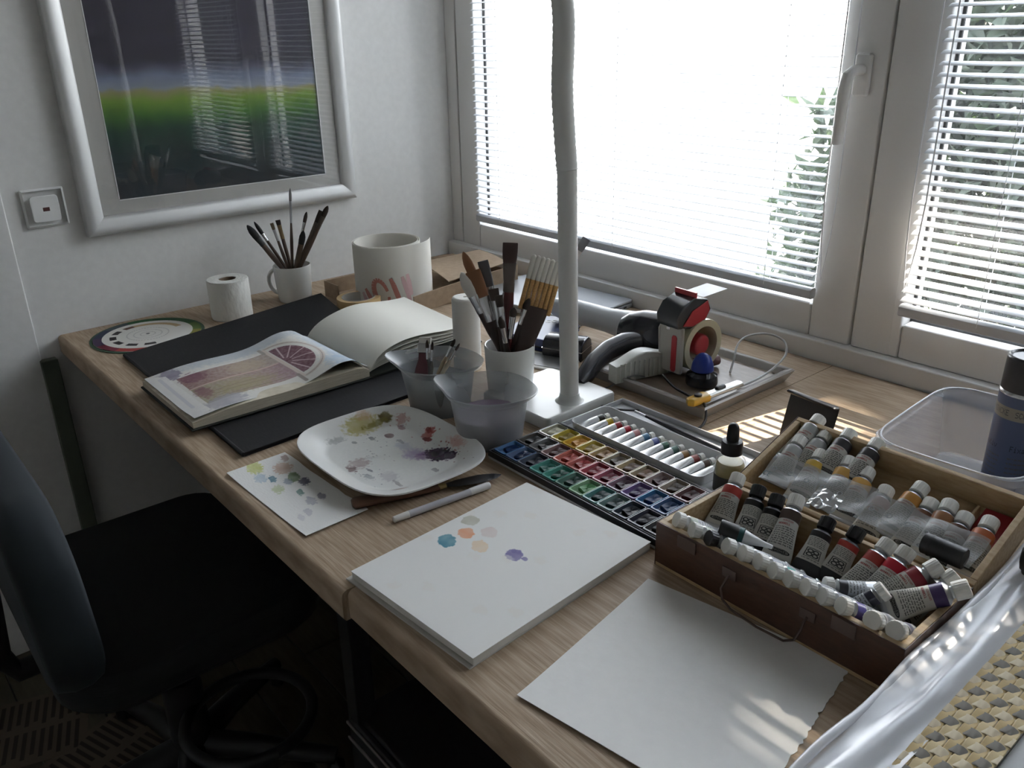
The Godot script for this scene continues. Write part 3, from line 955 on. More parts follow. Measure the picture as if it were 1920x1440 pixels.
func build_vessels() -> void:
	var china := mat(lin(0.72, 0.72, 0.69), 0.22)
	var o := thing("brush_mug", "white mug of old brown brushes standing against the picture wall", "mug", Vector3(-1.882, DESK, -0.885))
	mug(o, 0.045, 0.089, china, deg_to_rad(215))
	o = thing("brush_mug", "white mug packed with large flat brushes beside the lamp", "mug", Vector3(-1.070, DESK, -0.892))
	mug(o, 0.0445, 0.097, china, deg_to_rad(150))
	# tissue roll: paper round a brown core
	o = thing("tissue_roll", "small white toilet paper roll standing near the wall", "toilet roll", Vector3(-1.862, DESK, -0.714))
	var tm := bumpy(mat(lin(0.74, 0.73, 0.68), 0.95), noise_tex(0.07, [[0.0, Color.BLACK], [1.0, Color.WHITE]], 256, 81), 0.15)
	part(o, "paper", G.new().lathe([[0.019, 0.0], [0.045, 0.0], [0.0465, 0.003], [0.0465, 0.088], [0.045, 0.091], [0.0195, 0.091], [0.019, 0.090], [0.019, 0.0]], 40, false, false), tm)
	part(o, "core", G.new().lathe([[0.0178, 0.0005], [0.0188, 0.0005], [0.0188, 0.0895], [0.0178, 0.0895], [0.0178, 0.0005]], 28, false, false), mat(lin(0.22, 0.16, 0.11), 0.9))
	# coil of tracing paper, printed in red, with a loose end
	o = thing("tracing_paper_coil", "loose coil of white tracing paper with red lettering in the cardboard tray", "paper roll", Vector3(-1.700, 0.7445, -1.045))
	var tp := StandardMaterial3D.new()
	tp.albedo_color = lin(0.76, 0.74, 0.68)
	tp.roughness = 0.6
	tp.backlight_enabled = true
	tp.backlight = lin(0.3, 0.29, 0.26)
	var spiral := []
	for i in 91:
		var w := TAU * 2.35 * i / 90
		var r := 0.073 + 0.0042 * w / TAU
		if i > 84:
			r += 0.0035 * (i - 84)
		spiral.append(Vector3(r * cos(w - 1.1), 0, -r * sin(w - 1.1)))
	var g := G.new()
	var rings := []
	for y in [0.0, 0.1475]:
		var ring := PackedVector3Array()
		for q in spiral:
			ring.append(q + Vector3(0, y, 0))
		for i in spiral.size():
			var q: Vector3 = spiral[-1 - i]
			ring.append(q * (1.0 - 0.0008 / q.length()) + Vector3(0, y, 0))
		rings.append(ring)
	g.loft(rings, false, false)
	for y in 2:
		var n := spiral.size()
		for i in n - 1:
			g.quad(rings[y][i], rings[y][i + 1], rings[y][2 * n - 2 - i], rings[y][2 * n - 1 - i])
	part(o, "paper", g.solid(), tp, "", 40)
	# the red letters, thin films lying on the outer turn: swirls of brush lettering
	var red := mat(lin(0.52, 0.22, 0.18), 0.7)
	var faded := mat(lin(0.62, 0.42, 0.42), 0.7)
	var wrap := func(a: float, y: float) -> Vector3: return Vector3((0.0827 + 0.00067 * a) * cos(a), y, -(0.0827 + 0.00067 * a) * sin(a))
	var strokes := []
	var six := []
	for i in 22:
		var w := 0.5 + TAU * 0.93 * i / 21
		six.append(Vector2(-0.80 + 0.17 * cos(w) + 0.16 * sin(w) * 0.8, 0.042 - 0.030 * sin(w) * 1.0 + 0.006 * cos(w)))
	strokes.append([six, red])
	strokes.append([[Vector2(-1.30, 0.050), Vector2(-1.20, 0.036), Vector2(-1.08, 0.018), Vector2(-0.98, 0.008)], red])
	strokes.append([[Vector2(-1.42, 0.040), Vector2(-1.32, 0.024), Vector2(-1.20, 0.010)], faded])
	strokes.append([[Vector2(-0.52, 0.076), Vector2(-0.44, 0.060), Vector2(-0.34, 0.034), Vector2(-0.24, 0.008)], red])
	strokes.append([[Vector2(-0.18, 0.078), Vector2(-0.12, 0.062), Vector2(-0.04, 0.040), Vector2(0.04, 0.014)], faded])
	strokes.append([[Vector2(-0.02, 0.082), Vector2(0.03, 0.062), Vector2(0.10, 0.030)], faded])
	for s in strokes:
		var b := G.new()
		var pts: Array = s[0]
		for i in pts.size() - 1:
			var a: Vector2 = pts[i]
			var c: Vector2 = pts[i + 1]
			var nrm := Vector2((c.y - a.y) / 0.083, -(c.x - a.x)).normalized() if false else Vector2(-(c.y - a.y), (c.x - a.x) * 0.083).normalized()
			var k0 := 0.0030 + 0.0032 * sin(PI * (i + 0.3) / pts.size())
			var k1 := 0.0030 + 0.0032 * sin(PI * (i + 1.3) / pts.size())
			var off := func(q: Vector2, k: float) -> Vector3: return wrap.call(q.x + nrm.x * k / 0.083, q.y + nrm.y * k)
			b.quad(off.call(a, -k0), off.call(c, -k1), off.call(c, k1), off.call(a, k0))
			b.quad(off.call(a, k0), off.call(c, k1), off.call(c, -k1), off.call(a, -k0))
		part(o, "lettering", b, s[1], "", 20)
	# cream cylinder
	o = thing("paper_towel_roll", "slim white cylindrical roll standing behind the water cups", "roll", Vector3(-1.228, DESK, -0.918))
	part(o, "paper", G.new().lathe([[0.004, 0.0], [0.0255, 0.0], [0.0265, 0.002], [0.0265, 0.138], [0.0245, 0.142], [0.020, 0.1435], [0.004, 0.1425], [0.004, 0.0]], 36, false, false), mat(lin(0.72, 0.70, 0.65), 0.8))
	# masking tape in the tray
	o = thing("masking_tape_roll", "yellow masking tape roll lying in front of the tracing paper", "tape", Vector3(-1.672, 0.7445, -0.942))
	part(o, "tape", G.new().lathe([[0.039, 0.0], [0.050, 0.0], [0.0505, 0.001], [0.0505, 0.036], [0.050, 0.037], [0.039, 0.037], [0.039, 0.0]], 40, false, false), mat(lin(0.72, 0.50, 0.24), 0.55))
	part(o, "core", G.new().lathe([[0.0365, 0.0], [0.0388, 0.0], [0.0388, 0.0375], [0.0365, 0.0375], [0.0365, 0.0]], 40, false, false), mat(lin(0.66, 0.63, 0.57), 0.8))
	# two plastic beakers with a lip and a grip
	for k in 2:
		var water: Color = [lin(0.20, 0.215, 0.215), lin(0.30, 0.24, 0.30)][k]
		o = thing("water_beaker", ["cloudy plastic beaker of grey water holding small brushes", "cloudy plastic beaker of pale violet water in front of the mug"][k], "beaker", [Vector3(-1.108, DESK, -0.765), Vector3(-0.955, DESK, -0.752)][k], [deg_to_rad(215), deg_to_rad(205)][k], "water beakers")
		var plastic := milky(lin(0.42, 0.44, 0.45), 0.42, 0.3)
		var h := 0.089
		var wall := G.new()
		var prof := [[0.047, 0.0], [0.050, 0.001], [0.052, 0.006], [0.0585, h - 0.016], [0.060, h - 0.012], [0.066, h - 0.008], [0.0695, h - 0.003], [0.0700, h], [0.0685, h + 0.001], [0.0645, h - 0.003], [0.0605, h - 0.0085], [0.0575, h - 0.013], [0.0565, h - 0.017], [0.0503, 0.008], [0.048, 0.003], [0.03, 0.0025]]
		var rr := []
		for q in prof:
			var ring := PackedVector3Array()
			for j in 56:
				var w := TAU * j / 56
				var out: float = clampf((q[1] - h * 0.70) / (h * 0.30), 0, 1)
				# pouring lip to one side, grip to the other
				var lip := 0.026 * out * exp(-pow(wrapf(w, -PI, PI) / 0.36, 2.0)) + 0.010 * out * exp(-pow(wrapf(w - PI, -PI, PI) / 0.5, 2.0))
				var rad: float = q[0] + lip
				ring.append(Vector3(cos(w) * rad, q[1] + 0.004 * lip / 0.026, -sin(w) * rad))
			rr.append(ring)
		wall.loft(rr)
		part(o, "beaker_wall", wall, plastic)
		var wm := milky(water, 0.80, 0.30)
		wm.roughness = 0.26
		wm.metallic_specular = 0.5
		part(o, "water", G.new().lathe([[0.0475, 0.0035], [0.0495, 0.009], [[0.0541, 0.0530][k], [0.055, 0.046][k]], [0.0, [0.055, 0.046][k]]], 40, true, false), wm)
	# square plate used as a palette
	o = thing("square_plate", "square white china plate spotted with dried watercolour", "plate", Vector3(-1.003, DESK, -0.595))
	var levels := [[0.60, 0.0], [0.64, 0.0], [0.66, 0.003], [0.80, 0.009], [0.97, 0.0205], [1.0, 0.0225], [0.995, 0.0245], [0.975, 0.0245], [0.80, 0.0145], [0.72, 0.0080], [0.66, 0.0062], [0.40, 0.0058], [0.10, 0.0058]]
	var pr := []
	for l in levels:
		var ring := PackedVector3Array()
		for j in 64:
			var w := TAU * j / 64
			var e := 2.0 / 3.4
			ring.append(Vector3(0.144 * l[0] * signf(cos(w)) * pow(absf(cos(w)), e), l[1], -0.114 * l[0] * signf(sin(w)) * pow(absf(sin(w)), e)))
		pr.append(ring)
	var pm := printed(plate_painting(), 0.22, 0.5)
	pm.uv1_triplanar = true
	pm.uv1_triplanar_sharpness = 40.0
	pm.texture_repeat = true
	pm.uv1_scale = Vector3(1.0 / 0.288, 1, 1.0 / 0.228)
	pm.uv1_offset = Vector3(0.5, 0, 0.5)
	part(o, "dish", G.new().loft(pr), pm)

func plate_painting() -> Image:
	var im := canvas(384, 304, Color(0.90, 0.90, 0.885))
	for b in [
			[0.50, 0.50, 0.30, 0.30, Color(0.84, 0.85, 0.83), 0.5, 0.5, 0.6], [0.11, 0.42, 0.085, 0.16, Color(0.72, 0.68, 0.40), 0.8, 0.4, 0.4], [0.05, 0.36, 0.05, 0.07, Color(0.80, 0.62, 0.48), 0.5, 0.4, 0.5],
			[0.124, 0.235, 0.045, 0.055, Color(0.35, 0.30, 0.10), 0.9, 0.3, 0.3], [0.13, 0.32, 0.02, 0.12, Color(0.50, 0.46, 0.18), 0.7, 0.5, 0.3], [0.20, 0.15, 0.05, 0.05, Color(0.66, 0.40, 0.36), 0.5, 0.7, 0.4],
			[0.25, 0.20, 0.035, 0.025, Color(0.50, 0.36, 0.38), 0.7, 0.5, 0.3], [0.287, 0.335, 0.032, 0.034, Color(0.47, 0.36, 0.36), 0.95, 0.15, 0.12], [0.434, 0.132, 0.04, 0.06, Color(0.62, 0.25, 0.22), 0.8, 0.5, 0.3],
			[0.47, 0.175, 0.035, 0.028, Color(0.42, 0.10, 0.10), 0.95, 0.4, 0.2], [0.42, 0.11, 0.03, 0.02, Color(0.45, 0.14, 0.12), 0.8, 0.5, 0.2], [0.66, 0.09, 0.09, 0.045, Color(0.80, 0.55, 0.50), 0.55, 0.5, 0.5],
			[0.56, 0.36, 0.075, 0.10, Color(0.62, 0.55, 0.70), 0.75, 0.4, 0.5], [0.615, 0.33, 0.05, 0.07, Color(0.45, 0.32, 0.52), 0.8, 0.4, 0.4], [0.655, 0.245, 0.085, 0.095, Color(0.13, 0.05, 0.15), 1.0, 0.35, 0.15], [0.71, 0.20, 0.04, 0.05, Color(0.13, 0.05, 0.15), 1.0, 0.35, 0.15],
			[0.45, 0.35, 0.07, 0.06, Color(0.68, 0.70, 0.76), 0.6, 0.5, 0.5], [0.156, 0.66, 0.03, 0.08, Color(0.60, 0.61, 0.60), 0.6, 0.5, 0.4], [0.25, 0.45, 0.025, 0.02, Color(0.52, 0.53, 0.53), 0.8, 0.4, 0.2], [0.23, 0.575, 0.02, 0.015, Color(0.55, 0.56, 0.56), 0.8, 0.4, 0.2],
			[0.46, 0.71, 0.065, 0.085, Color(0.66, 0.58, 0.57), 0.8, 0.5, 0.4], [0.49, 0.79, 0.04, 0.03, Color(0.45, 0.36, 0.36), 0.8, 0.6, 0.3], [0.56, 0.71, 0.03, 0.012, Color(0.45, 0.45, 0.46), 0.8, 0.5, 0.2], [0.62, 0.76, 0.04, 0.03, Color(0.55, 0.56, 0.58), 0.7, 0.7, 0.3],
			[0.69, 0.66, 0.07, 0.06, Color(0.76, 0.75, 0.76), 0.8, 0.5, 0.4], [0.775, 0.67, 0.05, 0.015, Color(0.60, 0.58, 0.58), 0.7, 0.5, 0.2], [0.785, 0.39, 0.03, 0.02, Color(0.58, 0.57, 0.58), 0.8, 0.5, 0.2], [0.39, 0.326, 0.04, 0.015, Color(0.56, 0.56, 0.58), 0.8, 0.5, 0.2]]:
		blob(im, b[0], b[1], b[2], b[3], b[4], b[5], b[6], b[7])
	var rng := RandomNumberGenerator.new()
	rng.seed = 19
	for i in 90:
		var near: Array = [[0.3, 0.4, Color(0.45, 0.46, 0.47)], [0.58, 0.14, Color(0.55, 0.30, 0.28)], [0.24, 0.16, Color(0.60, 0.36, 0.33)], [0.6, 0.75, Color(0.5, 0.5, 0.52)], [0.73, 0.17, Color(0.4, 0.25, 0.25)], [0.45, 0.55, Color(0.6, 0.6, 0.6)]][i % 6]
		var k := rng.randf_range(0.002, 0.007)
		blob(im, near[0] + rng.randfn(0, 0.08), near[1] + rng.randfn(0, 0.05), k * rng.randf_range(0.7, 1.6), k, near[2], 0.7, 0.3, 0.3)
	return im

# ---------------------------------------------------------------- desk lamp
func build_lamp() -> void:
	var o := thing("desk_lamp", "tall white gooseneck desk lamp on a square base", "lamp", Vector3(-0.945, DESK, -0.918))
	var m := mat(lin(0.66, 0.66, 0.63), 0.28)
	part(o, "base", G.new().at(Vector3(-0.052, 0, 0.000), 0.03).prism(G.rrect(0.165, 0.170, 0.012, 4), 0.0, 0.021, 0.003), m)
	part(o, "socket", G.new().lathe([[0.026, 0.0205], [0.0225, 0.0220], [0.0190, 0.0250], [0.0172, 0.030], [0.0166, 0.036], [0.016, 0.036]], 32), m)
	part(o, "pole", G.new().tube([Vector3(0, 0.022, 0), Vector3(-0.0035, 0.22, 0.002), Vector3(-0.0065, 0.405, 0.0035)], 0.0157, 28), m)
	var path := []
	var rad := []
	var ctrl := [Vector3(-0.0065, 0.405, 0.0035), Vector3(-0.010, 0.45, 0.005), Vector3(-0.013, 0.52, 0.008), Vector3(-0.012, 0.58, 0.007), Vector3(-0.012, 0.63, 0.008), Vector3(-0.020, 0.69, 0.014), Vector3(-0.045, 0.78, 0.034), Vector3(-0.10, 0.86, 0.08), Vector3(-0.17, 0.905, 0.14), Vector3(-0.25, 0.90, 0.21), Vector3(-0.31, 0.86, 0.26)]
	var curve := Curve3D.new()
	for i in ctrl.size():
		var d: Vector3 = (ctrl[mini(i + 1, ctrl.size() - 1)] - ctrl[maxi(i - 1, 0)]) / 6.0
		curve.add_point(ctrl[i], -d, d)
	var n := 150
	for i in n + 1:
		path.append(curve.sample_baked(curve.get_baked_length() * i / n, true))
		rad.append(0.0166 + 0.0004 * (1 if i % 2 == 0 else -1))
	part(o, "gooseneck", G.new().tube(path, rad, 24), m)
	part(o, "lamp_head", G.new().tube([Vector3(-0.30, 0.868, 0.252), Vector3(-0.33, 0.84, 0.277), Vector3(-0.345, 0.825, 0.29), Vector3(-0.37, 0.80, 0.312)], [0.018, 0.03, 0.045, 0.047], 28), m)

# ---------------------------------------------------------------- watercolour box
func build_palette() -> void:
	var shell := mat(lin(0.50, 0.51, 0.52), 0.3)
	var dark := mat(lin(0.018, 0.020, 0.026), 0.3)
	var o := thing("watercolour_pan_box", "open box of watercolour pans in three rows of colours", "paint box", Vector3(-0.905, DESK, -0.707))
	var w := 0.334
	var d := 0.148
	# lower half: floor, walls, dark enamel grid
	part(o, "case_bottom", G.new().box(Vector3(w / 2, 0.0035, -d / 2), Vector3(w, 0.0070, d), 0.0015), shell)
	for e in [[Vector3(w / 2, 0.0085, -0.0015), Vector3(w, 0.0125, 0.003)], [Vector3(w / 2, 0.0085, -d + 0.0015), Vector3(w, 0.0125, 0.003)], [Vector3(0.0015, 0.0085, -d / 2), Vector3(0.003, 0.0125, d - 0.006)], [Vector3(w - 0.0015, 0.0085, -d / 2), Vector3(0.003, 0.0125, d - 0.006)]]:
		part(o, "case_wall", G.new().box(e[0] + Vector3(0, 0.0012, 0), e[1] - Vector3(0, 0.0024, 0), 0.0008), dark)
	part(o, "enamel_tray", G.new().box(Vector3(w / 2, 0.0060, -d / 2), Vector3(w - 0.007, 0.003, d - 0.007), 0.0008), dark)
	for k in 4:
		part(o, "enamel_rib", G.new().box(Vector3(w / 2, 0.0105, -0.0052 - k * 0.0459), Vector3(w - 0.008, 0.009, 0.0030), 0.0008), dark)
	# pans: stained plastic cup and worn cake of paint
	var cup := G.new()
	var pw := 0.0262
	var pd := 0.0425
	var rings := []
	for l in [[1.0, 0.0], [1.0, 0.0095], [0.985, 0.0102], [0.90, 0.0102], [0.86, 0.0085], [0.74, 0.0042], [0.60, 0.0036], [0.2, 0.0036]]:
		var r := PackedVector3Array()
		for q in G.rrect(pw * l[0], pd * (1.0 - (1.0 - l[0]) * 0.75), 0.003 * l[0], 3):
			# the floor lies towards the far side so that the near wall slopes
			var sh: float = (1.0 - l[0]) * 0.011
			r.append(Vector3(q.x + sh * 0.12, l[1], -q.y - sh))
		rings.append(r)
	cup.loft(rings)
	var cup_mesh := cup.mesh(35)
	var cakes := []
	for v in 3:
		var c := G.new()
		var cr := []
		for l in [[1.0, 0.0034], [1.0, 0.0066], [0.86, 0.0080], [0.45, 0.0078 - 0.0003 * v], [0.12, 0.0076 - 0.0003 * v]]:
			var r := PackedVector3Array()
			for j in 18:
				var a := TAU * j / 18
				var k: float = l[0] * (1.0 + 0.10 * sin(a * 2 + v) + 0.08 * sin(a * 3 + v * 2.0))
				r.append(Vector3(signf(cos(a)) * pow(absf(cos(a)), 0.7) * 0.0094 * k, l[1] + 0.0006 * sin(a * 3 + v), -signf(sin(a)) * pow(absf(sin(a)), 0.7) * 0.0138 * k))
			cr.append(r)
		c.loft(cr)
		cakes.append(c.mesh(40))
	var rows := [
		[[0.62, 0.60, 0.45, 0.38, 0.36, 0.26], [0.75, 0.60, 0.10, 0.22, 0.16, 0.03], [0.78, 0.48, 0.06, 0.42, 0.20, 0.03], [0.72, 0.54, 0.10, 0.20, 0.13, 0.02], [0.60, 0.42, 0.20, 0.22, 0.12, 0.05], [0.45, 0.38, 0.26, 0.06, 0.045, 0.03], [0.58, 0.45, 0.26, 0.08, 0.045, 0.025], [0.52, 0.42, 0.28, 0.13, 0.07, 0.04], [0.46, 0.35, 0.33, 0.05, 0.025, 0.025], [0.50, 0.42, 0.34, 0.04, 0.025, 0.015], [0.48, 0.30, 0.30, 0.06, 0.02, 0.022], [0.3, 0.25, 0.2, 0.05, 0.03, 0.02]],
		[[0.12, 0.11, 0.10, 0.012, 0.012, 0.012], [0.20, 0.20, 0.20, 0.015, 0.014, 0.014], [0.32, 0.20, 0.19, 0.05, 0.018, 0.016], [0.62, 0.17, 0.13, 0.25, 0.035, 0.025], [0.60, 0.18, 0.16, 0.24, 0.03, 0.03], [0.55, 0.11, 0.14, 0.16, 0.012, 0.022], [0.50, 0.14, 0.20, 0.09, 0.008, 0.02], [0.30, 0.18, 0.24, 0.03, 0.012, 0.02], [0.22, 0.14, 0.34, 0.03, 0.014, 0.06], [0.08, 0.25, 0.50, 0.008, 0.03, 0.09], [0.12, 0.22, 0.42, 0.015, 0.04, 0.10], [0.1, 0.1, 0.2, 0.02, 0.02, 0.05]],
		[[0.10, 0.22, 0.42, 0.012, 0.03, 0.09], [0.13, 0.20, 0.34, 0.015, 0.025, 0.06], [0.09, 0.11, 0.15, 0.01, 0.014, 0.022], [0.12, 0.40, 0.34, 0.015, 0.09, 0.07], [0.10, 0.36, 0.28, 0.012, 0.06, 0.045], [0.16, 0.30, 0.24, 0.015, 0.04, 0.03], [0.34, 0.56, 0.34, 0.07, 0.20, 0.08], [0.12, 0.32, 0.30, 0.012, 0.035, 0.035], [0.24, 0.36, 0.34, 0.012, 0.03, 0.03], [0.06, 0.08, 0.11, 0.01, 0.012, 0.018], [0.08, 0.08, 0.11, 0.01, 0.01, 0.014], [0.1, 0.1, 0.1, 0.01, 0.01, 0.01]]]
	for r in 3:
		for c in 12:
			var k: Array = rows[r][c]
			var m := mat(lin(k[0] * 0.85, k[1] * 0.85, k[2] * 0.85), 0.16)
			var p := part(o, "pan", cup_mesh, m)
			p.position = Vector3(0.0185 + 0.0271 * c, 0.0062, -d + 0.0282 + 0.0459 * r)
			var ck := part(p, "paint_cake", cakes[(r + c) % 3], mat(lin(k[3], k[4], k[5]), 0.34, 0.0, 0.16))
			ck.position = Vector3(0.0010, 0, -0.0035)
	# upper half folded back
	var lz := -d - 0.003
	var ld := 0.149
	part(o, "lid_panel", G.new().box(Vector3(w / 2, 0.0022, lz - ld / 2), Vector3(w, 0.0044, ld), 0.0015), shell)
	for e in [[Vector3(w / 2, 0.0075, lz - 0.0015), Vector3(w, 0.0105, 0.003)], [Vector3(w / 2, 0.0075, lz - ld + 0.0015), Vector3(w, 0.0105, 0.003)], [Vector3(0.0015, 0.0075, lz - ld / 2), Vector3(0.003, 0.0105, ld - 0.006)], [Vector3(w - 0.0015, 0.0075, lz - ld / 2), Vector3(0.003, 0.0105, ld - 0.006)]]:
		part(o, "lid_wall", G.new().box(e[0], e[1], 0.0008), shell)
	for k in 2:
		part(o, "hinge", G.new().tube([Vector3(0.06 + 0.2 * k, 0.012, -d - 0.0012), Vector3(0.08 + 0.2 * k, 0.012, -d - 0.0012)], 0.0016, 8), M.steel)
	# white insert tray lying in the lid
	var tr := thing("tube_tray", "white plastic insert tray of small paint tubes in the pan box lid", "tray", Vector3(-0.758, DESK + 0.0046, -0.905))
	var tw := 0.262
	var td := 0.088
	var tring := []
	for l in [[0.93, 0.0], [0.96, 0.001], [1.0, 0.016], [0.998, 0.0172], [0.985, 0.0172], [0.978, 0.016], [0.945, 0.0022], [0.92, 0.0016], [0.3, 0.0016]]:
		var r := PackedVector3Array()
		for q in G.rrect(tw - (1.0 - l[0]) * 0.12, td - (1.0 - l[0]) * 0.12, 0.014, 5):
			r.append(Vector3(q.x, l[1], -q.y))
		tring.append(r)
	part(tr, "dish", G.new().loft(tring), mat(lin(0.66, 0.67, 0.68), 0.3))
	# thirteen little tubes side by side, caps to the window
	var cols := [Color(0.05, 0.05, 0.05), Color(0.75, 0.65, 0.08), Color(0.62, 0.10, 0.16), Color(0.66, 0.10, 0.18), Color(0.80, 0.55, 0.55), Color(0.30, 0.48, 0.60), Color(0.32, 0.36, 0.58), Color(0.20, 0.36, 0.30), Color(0.28, 0.42, 0.38), Color(0.62, 0.46, 0.26), Color(0.60, 0.30, 0.28), Color(0.36, 0.28, 0.24), Color(0.4, 0.4, 0.4)]
	var names := ["black", "yellow", "red", "deep pink", "pale pink", "light blue", "violet blue", "dark green", "grey green", "ochre", "brick red", "brown", "plain grey"]
	for i in 13:
		var base := Vector3(-0.8745 + 0.0192 * i, 0.7525, -0.8685)
		var t := thing("mini_paint_tube", "tiny silver paint tube with a %s band in the white tray" % names[i], "paint tube", Vector3.ZERO, 0, "tiny tubes in the white tray")
		tube_parts(t, "mini", cols[i], true)
		place(t, base, base + Vector3(0.010, 0.0035, -0.060), Vector3.UP, 0.062)
	# clear pencil case strip and a dark brush lying along the far side of the lid
	var b := thing("lid_brush", "thin dark brush handle lying along the pan box lid beside the tube tray", "brush", Vector3(-0.77, DESK + 0.0105, -0.978))
	part(b, "handle", G.new().tube([Vector3(-0.06, 0, -0.004), Vector3(0.0, 0.0, 0.0), Vector3(0.09, 0, 0.006), Vector3(0.13, 0, 0.009)], [0.0022, 0.0042, 0.0036, 0.0016], 10), M.black)
	part(b, "ferrule", G.new().tube([Vector3(-0.085, 0, -0.0055), Vector3(-0.06, 0, -0.004)], 0.0024, 10), M.steel)
	# dropper bottle
	var bt := thing("dropper_bottle", "small clear bottle of yellowish medium with a black dropper cap", "bottle", Vector3(-0.5965, DESK, -0.888) + Vector3(0, 0.0045, 0))
	var liquid := milky(lin(0.62, 0.55, 0.28), 0.80, 0.26)
	part(bt, "liquid", G.new().lathe([[0.018, 0.002], [0.0195, 0.004], [0.0195, 0.042], [0.017, 0.048], [0.0, 0.048]], 28, true, false), liquid)
	part(bt, "glass", G.new().lathe([[0.018, 0.0], [0.0208, 0.0015], [0.0212, 0.004], [0.0212, 0.044], [0.0195, 0.051], [0.0130, 0.057], [0.0105, 0.060], [0.0105, 0.066]], 32, true, true), clear(Color(1, 1, 0.95), 0.06, 0.02))
	part(bt, "label", G.new().lathe([[0.02135, 0.004], [0.0215, 0.004], [0.0215, 0.030], [0.02135, 0.030]], 32, false, false), mat(lin(0.08, 0.08, 0.07), 0.5))
	var cap := part(bt, "cap", G.new().lathe([[0.0125, 0.060], [0.0145, 0.0605], [0.0145, 0.076], [0.0135, 0.0785], [0.0085, 0.079]], 24), M.black)
	part(cap, "dropper_bulb", G.new().lathe([[0.0080, 0.079], [0.0086, 0.082], [0.0080, 0.094], [0.0072, 0.100], [0.0050, 0.1035], [0.001, 0.1045]], 20), M.black)

# ---------------------------------------------------------------- paint tubes
var tube_mesh := {}

func oval(y: float, a: float, b: float, n := 24) -> PackedVector3Array:
	return G.circle(Vector3(0, y, 0), Vector3.RIGHT, Vector3.FORWARD, a, n, b)

# canonical tube: crimp at y = 0, the middle of the cap at y = length
func tube_parts(o: Node3D, kind: String, band: Color, white_cap: bool) -> void:
	var r: float = {"mini": 0.0066, "big": 0.0122, "dark": 0.0118, "small": 0.0088}[kind]
	var L: float = {"mini": 0.062, "big": 0.080, "dark": 0.070, "small": 0.070}[kind]
	var nck := L - 0.55 * r - 0.004
	var top := nck - 0.55 * r
	if not tube_mesh.has(kind):
		var at := func(y: float) -> PackedVector3Array:
			var t := smoothstep(0.0, 0.85, y / top)
			return oval(y, lerpf(r * 1.42, r, t), lerpf(0.0011, r, pow(t, 0.75)))
		var span := func(y0: float, y1: float, n: int) -> Mesh:
			var rr := []
			for i in n + 1:
				rr.append(at.call(lerpf(y0, y1, float(i) / n)))
			return G.new().loft(rr, y0 <= 0.0, false).mesh(40)
		var cuts: Array = {"mini": [0.0, 0.55, 0.78, 1.0], "big": [0.0, 0.10, 0.80, 1.0], "dark": [0.0, 0.30, 0.86, 1.0], "small": [0.0, 0.35, 0.80, 1.0]}[kind]
		var fold := G.new().box(Vector3(0, 0.0022, 0), Vector3(r * 2.86, 0.0044, 0.0030), 0.0006)
		var cr := r * (1.12 if kind == "small" else 0.80)
		var rib := []
		for l in [[0.96, nck + 0.0006], [1.0, nck + 0.0012], [1.0, nck + r * 1.15], [0.93, nck + r * 1.28], [0.80, nck + r * 1.32]]:
			var ring := PackedVector3Array()
			for j in 40:
				var a := TAU * j / 40
				ring.append(Vector3(cos(a), 0, -sin(a)) * cr * l[0] * (1.0 - 0.035 * (j % 2)) + Vector3(0, l[1], 0))
			rib.append(ring)
		tube_mesh[kind] = [span.call(0.0, top * cuts[1], 4) if cuts[1] > 0.0 else null, span.call(top * cuts[1], top * cuts[2], 8), span.call(top * cuts[2], top, 3), G.new().lathe([[r, top], [r * 0.93, top + r * 0.12], [r * 0.55, top + r * 0.42], [r * 0.52, nck + 0.001]], 24, false, true).mesh(40), G.new().loft(rib).mesh(25), fold.mesh()]
		tube_mesh[kind + "L"] = nck
	var t: Array = tube_mesh[kind]
	var foil := mat(lin(0.55, 0.56, 0.57), 0.28, 0.85)
	part(o, "crimp_end", t[0], M.black if kind == "dark" else (textured_label("foil") if kind == "big" else foil))
	part(o, "fold", t[5], M.black if kind == "dark" else foil)
	part(o, "label", t[1], foil if kind == "mini" else textured_label(kind))
	part(o, "colour_band", t[2], mat(band, 0.35))
	part(o, "shoulder", t[3], M.black if kind == "dark" else foil)
	part(o, "cap", t[4], mat(lin(0.76, 0.75, 0.70), 0.4) if white_cap else mat(lin(0.012, 0.012, 0.014), 0.4))

var labels := {}

